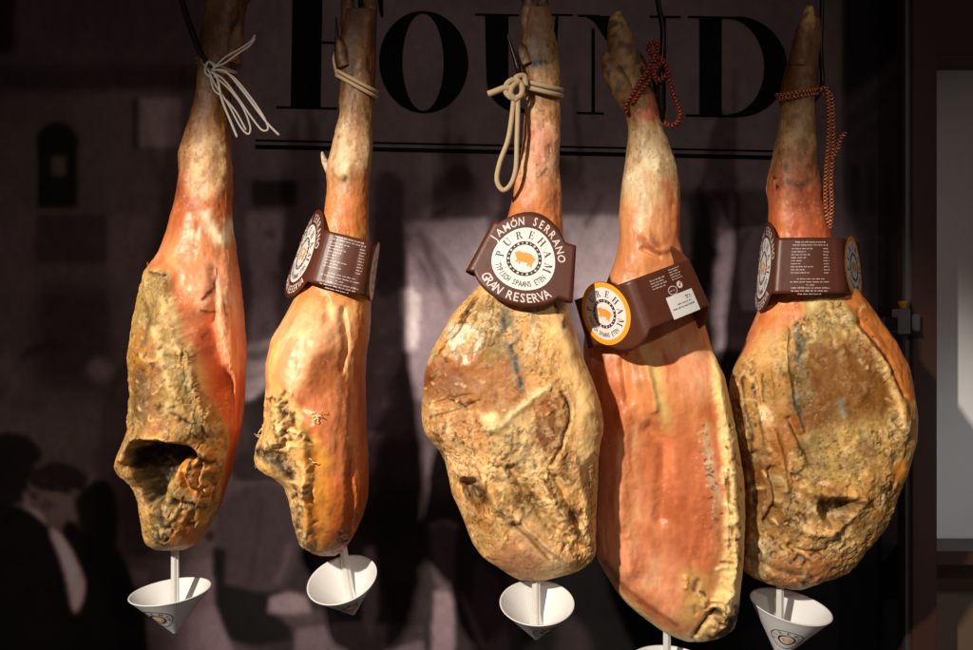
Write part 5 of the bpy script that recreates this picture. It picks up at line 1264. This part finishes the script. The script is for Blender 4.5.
# ------------------------------------------------------------------ CORDS
def cord(name, strands, mat, label, cat='cord'):
    parts = []
    for pts, r_ in strands:
        p = path(pts, 8); V, F, *_ = tube_arrays(p, r_*S, 10); parts.append((V, F))
    V, F = join_arrays(parts); o = mesh(name, V, F, mat)
    return tag(o, label, cat, 'cords tying the shanks to their hooks')
def around(cx, cy, rx, rd, tilt, off, a0=0, a1=360, n=14, dy=0):
    """loop round an ankle: tilt = drop across the width"""
    return [(cx+rx*math.cos(R(a)), cy+tilt*math.cos(R(a))+dy, off-rd*math.sin(R(a))) for a in np.linspace(a0, a1, n)]
cord('string', [
    (around(216.5, 68, 19.5, 20.5, 5, 0, -20, 200), 1.01), (around(216.5, 65, 20, 21, 7, 0, 0, 360), 0.94),
    ([(200, 64, -8), (206, 68, -18), (211, 73, -22), (214, 66, -23), (208, 62, -21), (205, 72, -21), (212, 78, -24)], 1.25),
    ([(212, 70, -24), (224, 58, -25), (238, 50, -27), (250, 42, -30), (255, 35, -32)], 1.01), ([(213, 68, -24), (226, 62, -26), (240, 52, -28), (249, 46, -30), (255, 38, -31)], 0.94),
    ([(211, 72, -24), (217, 78, -27), (222, 100, -30), (230, 120, -30), (237, 137, -28)], 1.25),
    ([(212, 70, -24), (226, 72, -29), (242, 90, -32), (257, 110, -33), (268, 124, -32), (279, 135, -30)], 1.09),
    ([(212, 72, -24), (224, 80, -28), (238, 98, -31), (252, 118, -31), (262, 130, -31), (268, 128, -32), (262, 114, -33), (248, 94, -32), (232, 76, -29), (216, 70, -25)], 0.94),
    ([(210, 74, -24), (216, 86, -27), (228, 104, -29), (240, 126, -29), (248, 134, -29), (250, 126, -29), (242, 106, -30), (228, 88, -29), (214, 76, -25)], 0.94),
    ([(210, 76, -23), (214, 90, -25), (224, 98, -28), (236, 112, -29), (246, 130, -29)], 0.94)], M_STR, 'thin white string tied in a loose bow on the leftmost shank', 'string')
cord('cord', [(around(356.5, 81, 20.5, 19.5, 11, 0, 0, 360, 18), 1.9), (around(356.5, 86, 20.0, 19.5, 11, 0, 0, 360, 18), 1.9), ([(337, 74, -6), (335, 66, -8), (334, 58, -7), (336, 52, -2)], 1.7)], M_CORD, 'cream cord wound twice around the second shank from left')
cord('cord', [(around(541, 85, 21, 20, 5, -26, 0, 360, 18), 2.3), (around(541, 90.5, 21, 20, 5, -26, 0, 360, 18), 2.3),
    ([(522, 86, -46), (514, 80, -50), (507, 84, -51), (506, 92, -51), (513, 98, -52), (521, 95, -52), (522, 86, -52), (516, 78, -50), (524, 76, -48), (526, 86, -48)], 2.8),
    ([(519, 82, -52), (513, 86, -55), (511, 94, -54), (517, 100, -52)], 2.6),
    ([(512, 88, -51), (504, 88, -52), (496, 91, -52), (488, 94, -51)], 3.0),
    ([(514, 96, -50), (512, 116, -50), (508, 140, -50), (500, 162, -50), (497, 180, -50), (503, 190, -50), (511, 184, -51), (516, 168, -51), (517, 140, -51), (518, 110, -51), (518, 96, -51)], 2.4)],
    M_CORD, 'thick cream cord knotted left of the middle shank with a long hanging loop')

def rope(strand_sets, label, cols):
    """each set: (points, radius): three helically laid strands in two colours"""
    parts, colr = [], []
    for pts, r_ in strand_sets:
        p = path(pts, 14)
        # resample evenly
        d = np.concatenate([[0], np.cumsum(np.linalg.norm(np.diff(p, axis=0), axis=1))]); L_ = d[-1]
        m_ = max(12, int(L_/(1.1*S))); q = np.stack([np.interp(np.linspace(0, L_, m_), d, p[:, i]) for i in range(3)], 1)
        _, _, U, B, T = tube_arrays(q, r_*S, 6)
        for k in range(4):
            ph = np.linspace(0, L_/S/7.5*2*math.pi, m_)+k*math.pi/2
            if k % 2: ph = -ph
            c = q+(np.cos(ph)[:, None]*U+np.sin(ph)[:, None]*B)*r_*S*.55
            V, F, *_ = tube_arrays(c, r_*S*.52, 8); parts.append((V, F)); colr.append(np.tile(lin(cols[k % len(cols)]), (len(V), 1)))
    V, F = join_arrays(parts); c = np.concatenate(colr)
    o = mesh('rope', V, F, M_ROPE, None, True, c); return tag(o, label, 'rope', 'cords tying the shanks to their hooks')
rope([([(655, 57, 18), (649, 50, 17), (651, 43, 17), (657, 44, 17), (657, 52, 18), (652, 60, 18), (647, 72, 19), (638, 86, 24), (630, 98, 26), (626, 106, 28), (628, 112, 34), (640, 110, 62), (655, 96, 66), (660, 80, 42), (652, 70, 22), (644, 66, 20), (650, 78, 23), (640, 92, 26), (632, 104, 28)], 2.5),
      ([(654, 62, 18), (660, 58, 16), (666, 66, 17), (670, 82, 20), (675, 98, 22), (680, 110, 22), (679, 120, 22), (672, 126, 22), (664, 122, 26)], 2.6),
      ([(664, 62, 16), (658, 66, 15), (654, 74, 17), (660, 80, 17), (667, 74, 18)], 2.4)], 'red and black braided rope looped round the split trotter of the cut red ham', [(176, 62, 40), (22, 14, 12), (150, 60, 36), (30, 20, 16)])
rope([(around(799, 92, 22, 21, -3, 66, 0, 360, 18), 2.0), (around(799, 96, 21, 20, -3, 66, 0, 360, 18), 2.0),
      ([(820, 90, 50), (826, 88, 48), (828, 98, 47), (829, 120, 47), (828, 150, 47), (826, 180, 47), (826, 205, 47), (829, 224, 47)], 2.5), ([(824, 92, 50), (831, 96, 48), (833, 120, 46), (833, 150, 46), (831, 180, 46), (832, 205, 46), (830, 228, 47)], 2.5),
      ([(832, 160, 45), (838, 148, 44), (841, 138, 44), (846, 133, 44)], 2.3)], 'orange and black braided rope hanging in a long double tail beside the rightmost shank', [(226, 122, 76), (34, 20, 16), (236, 150, 106), (26, 16, 12)])
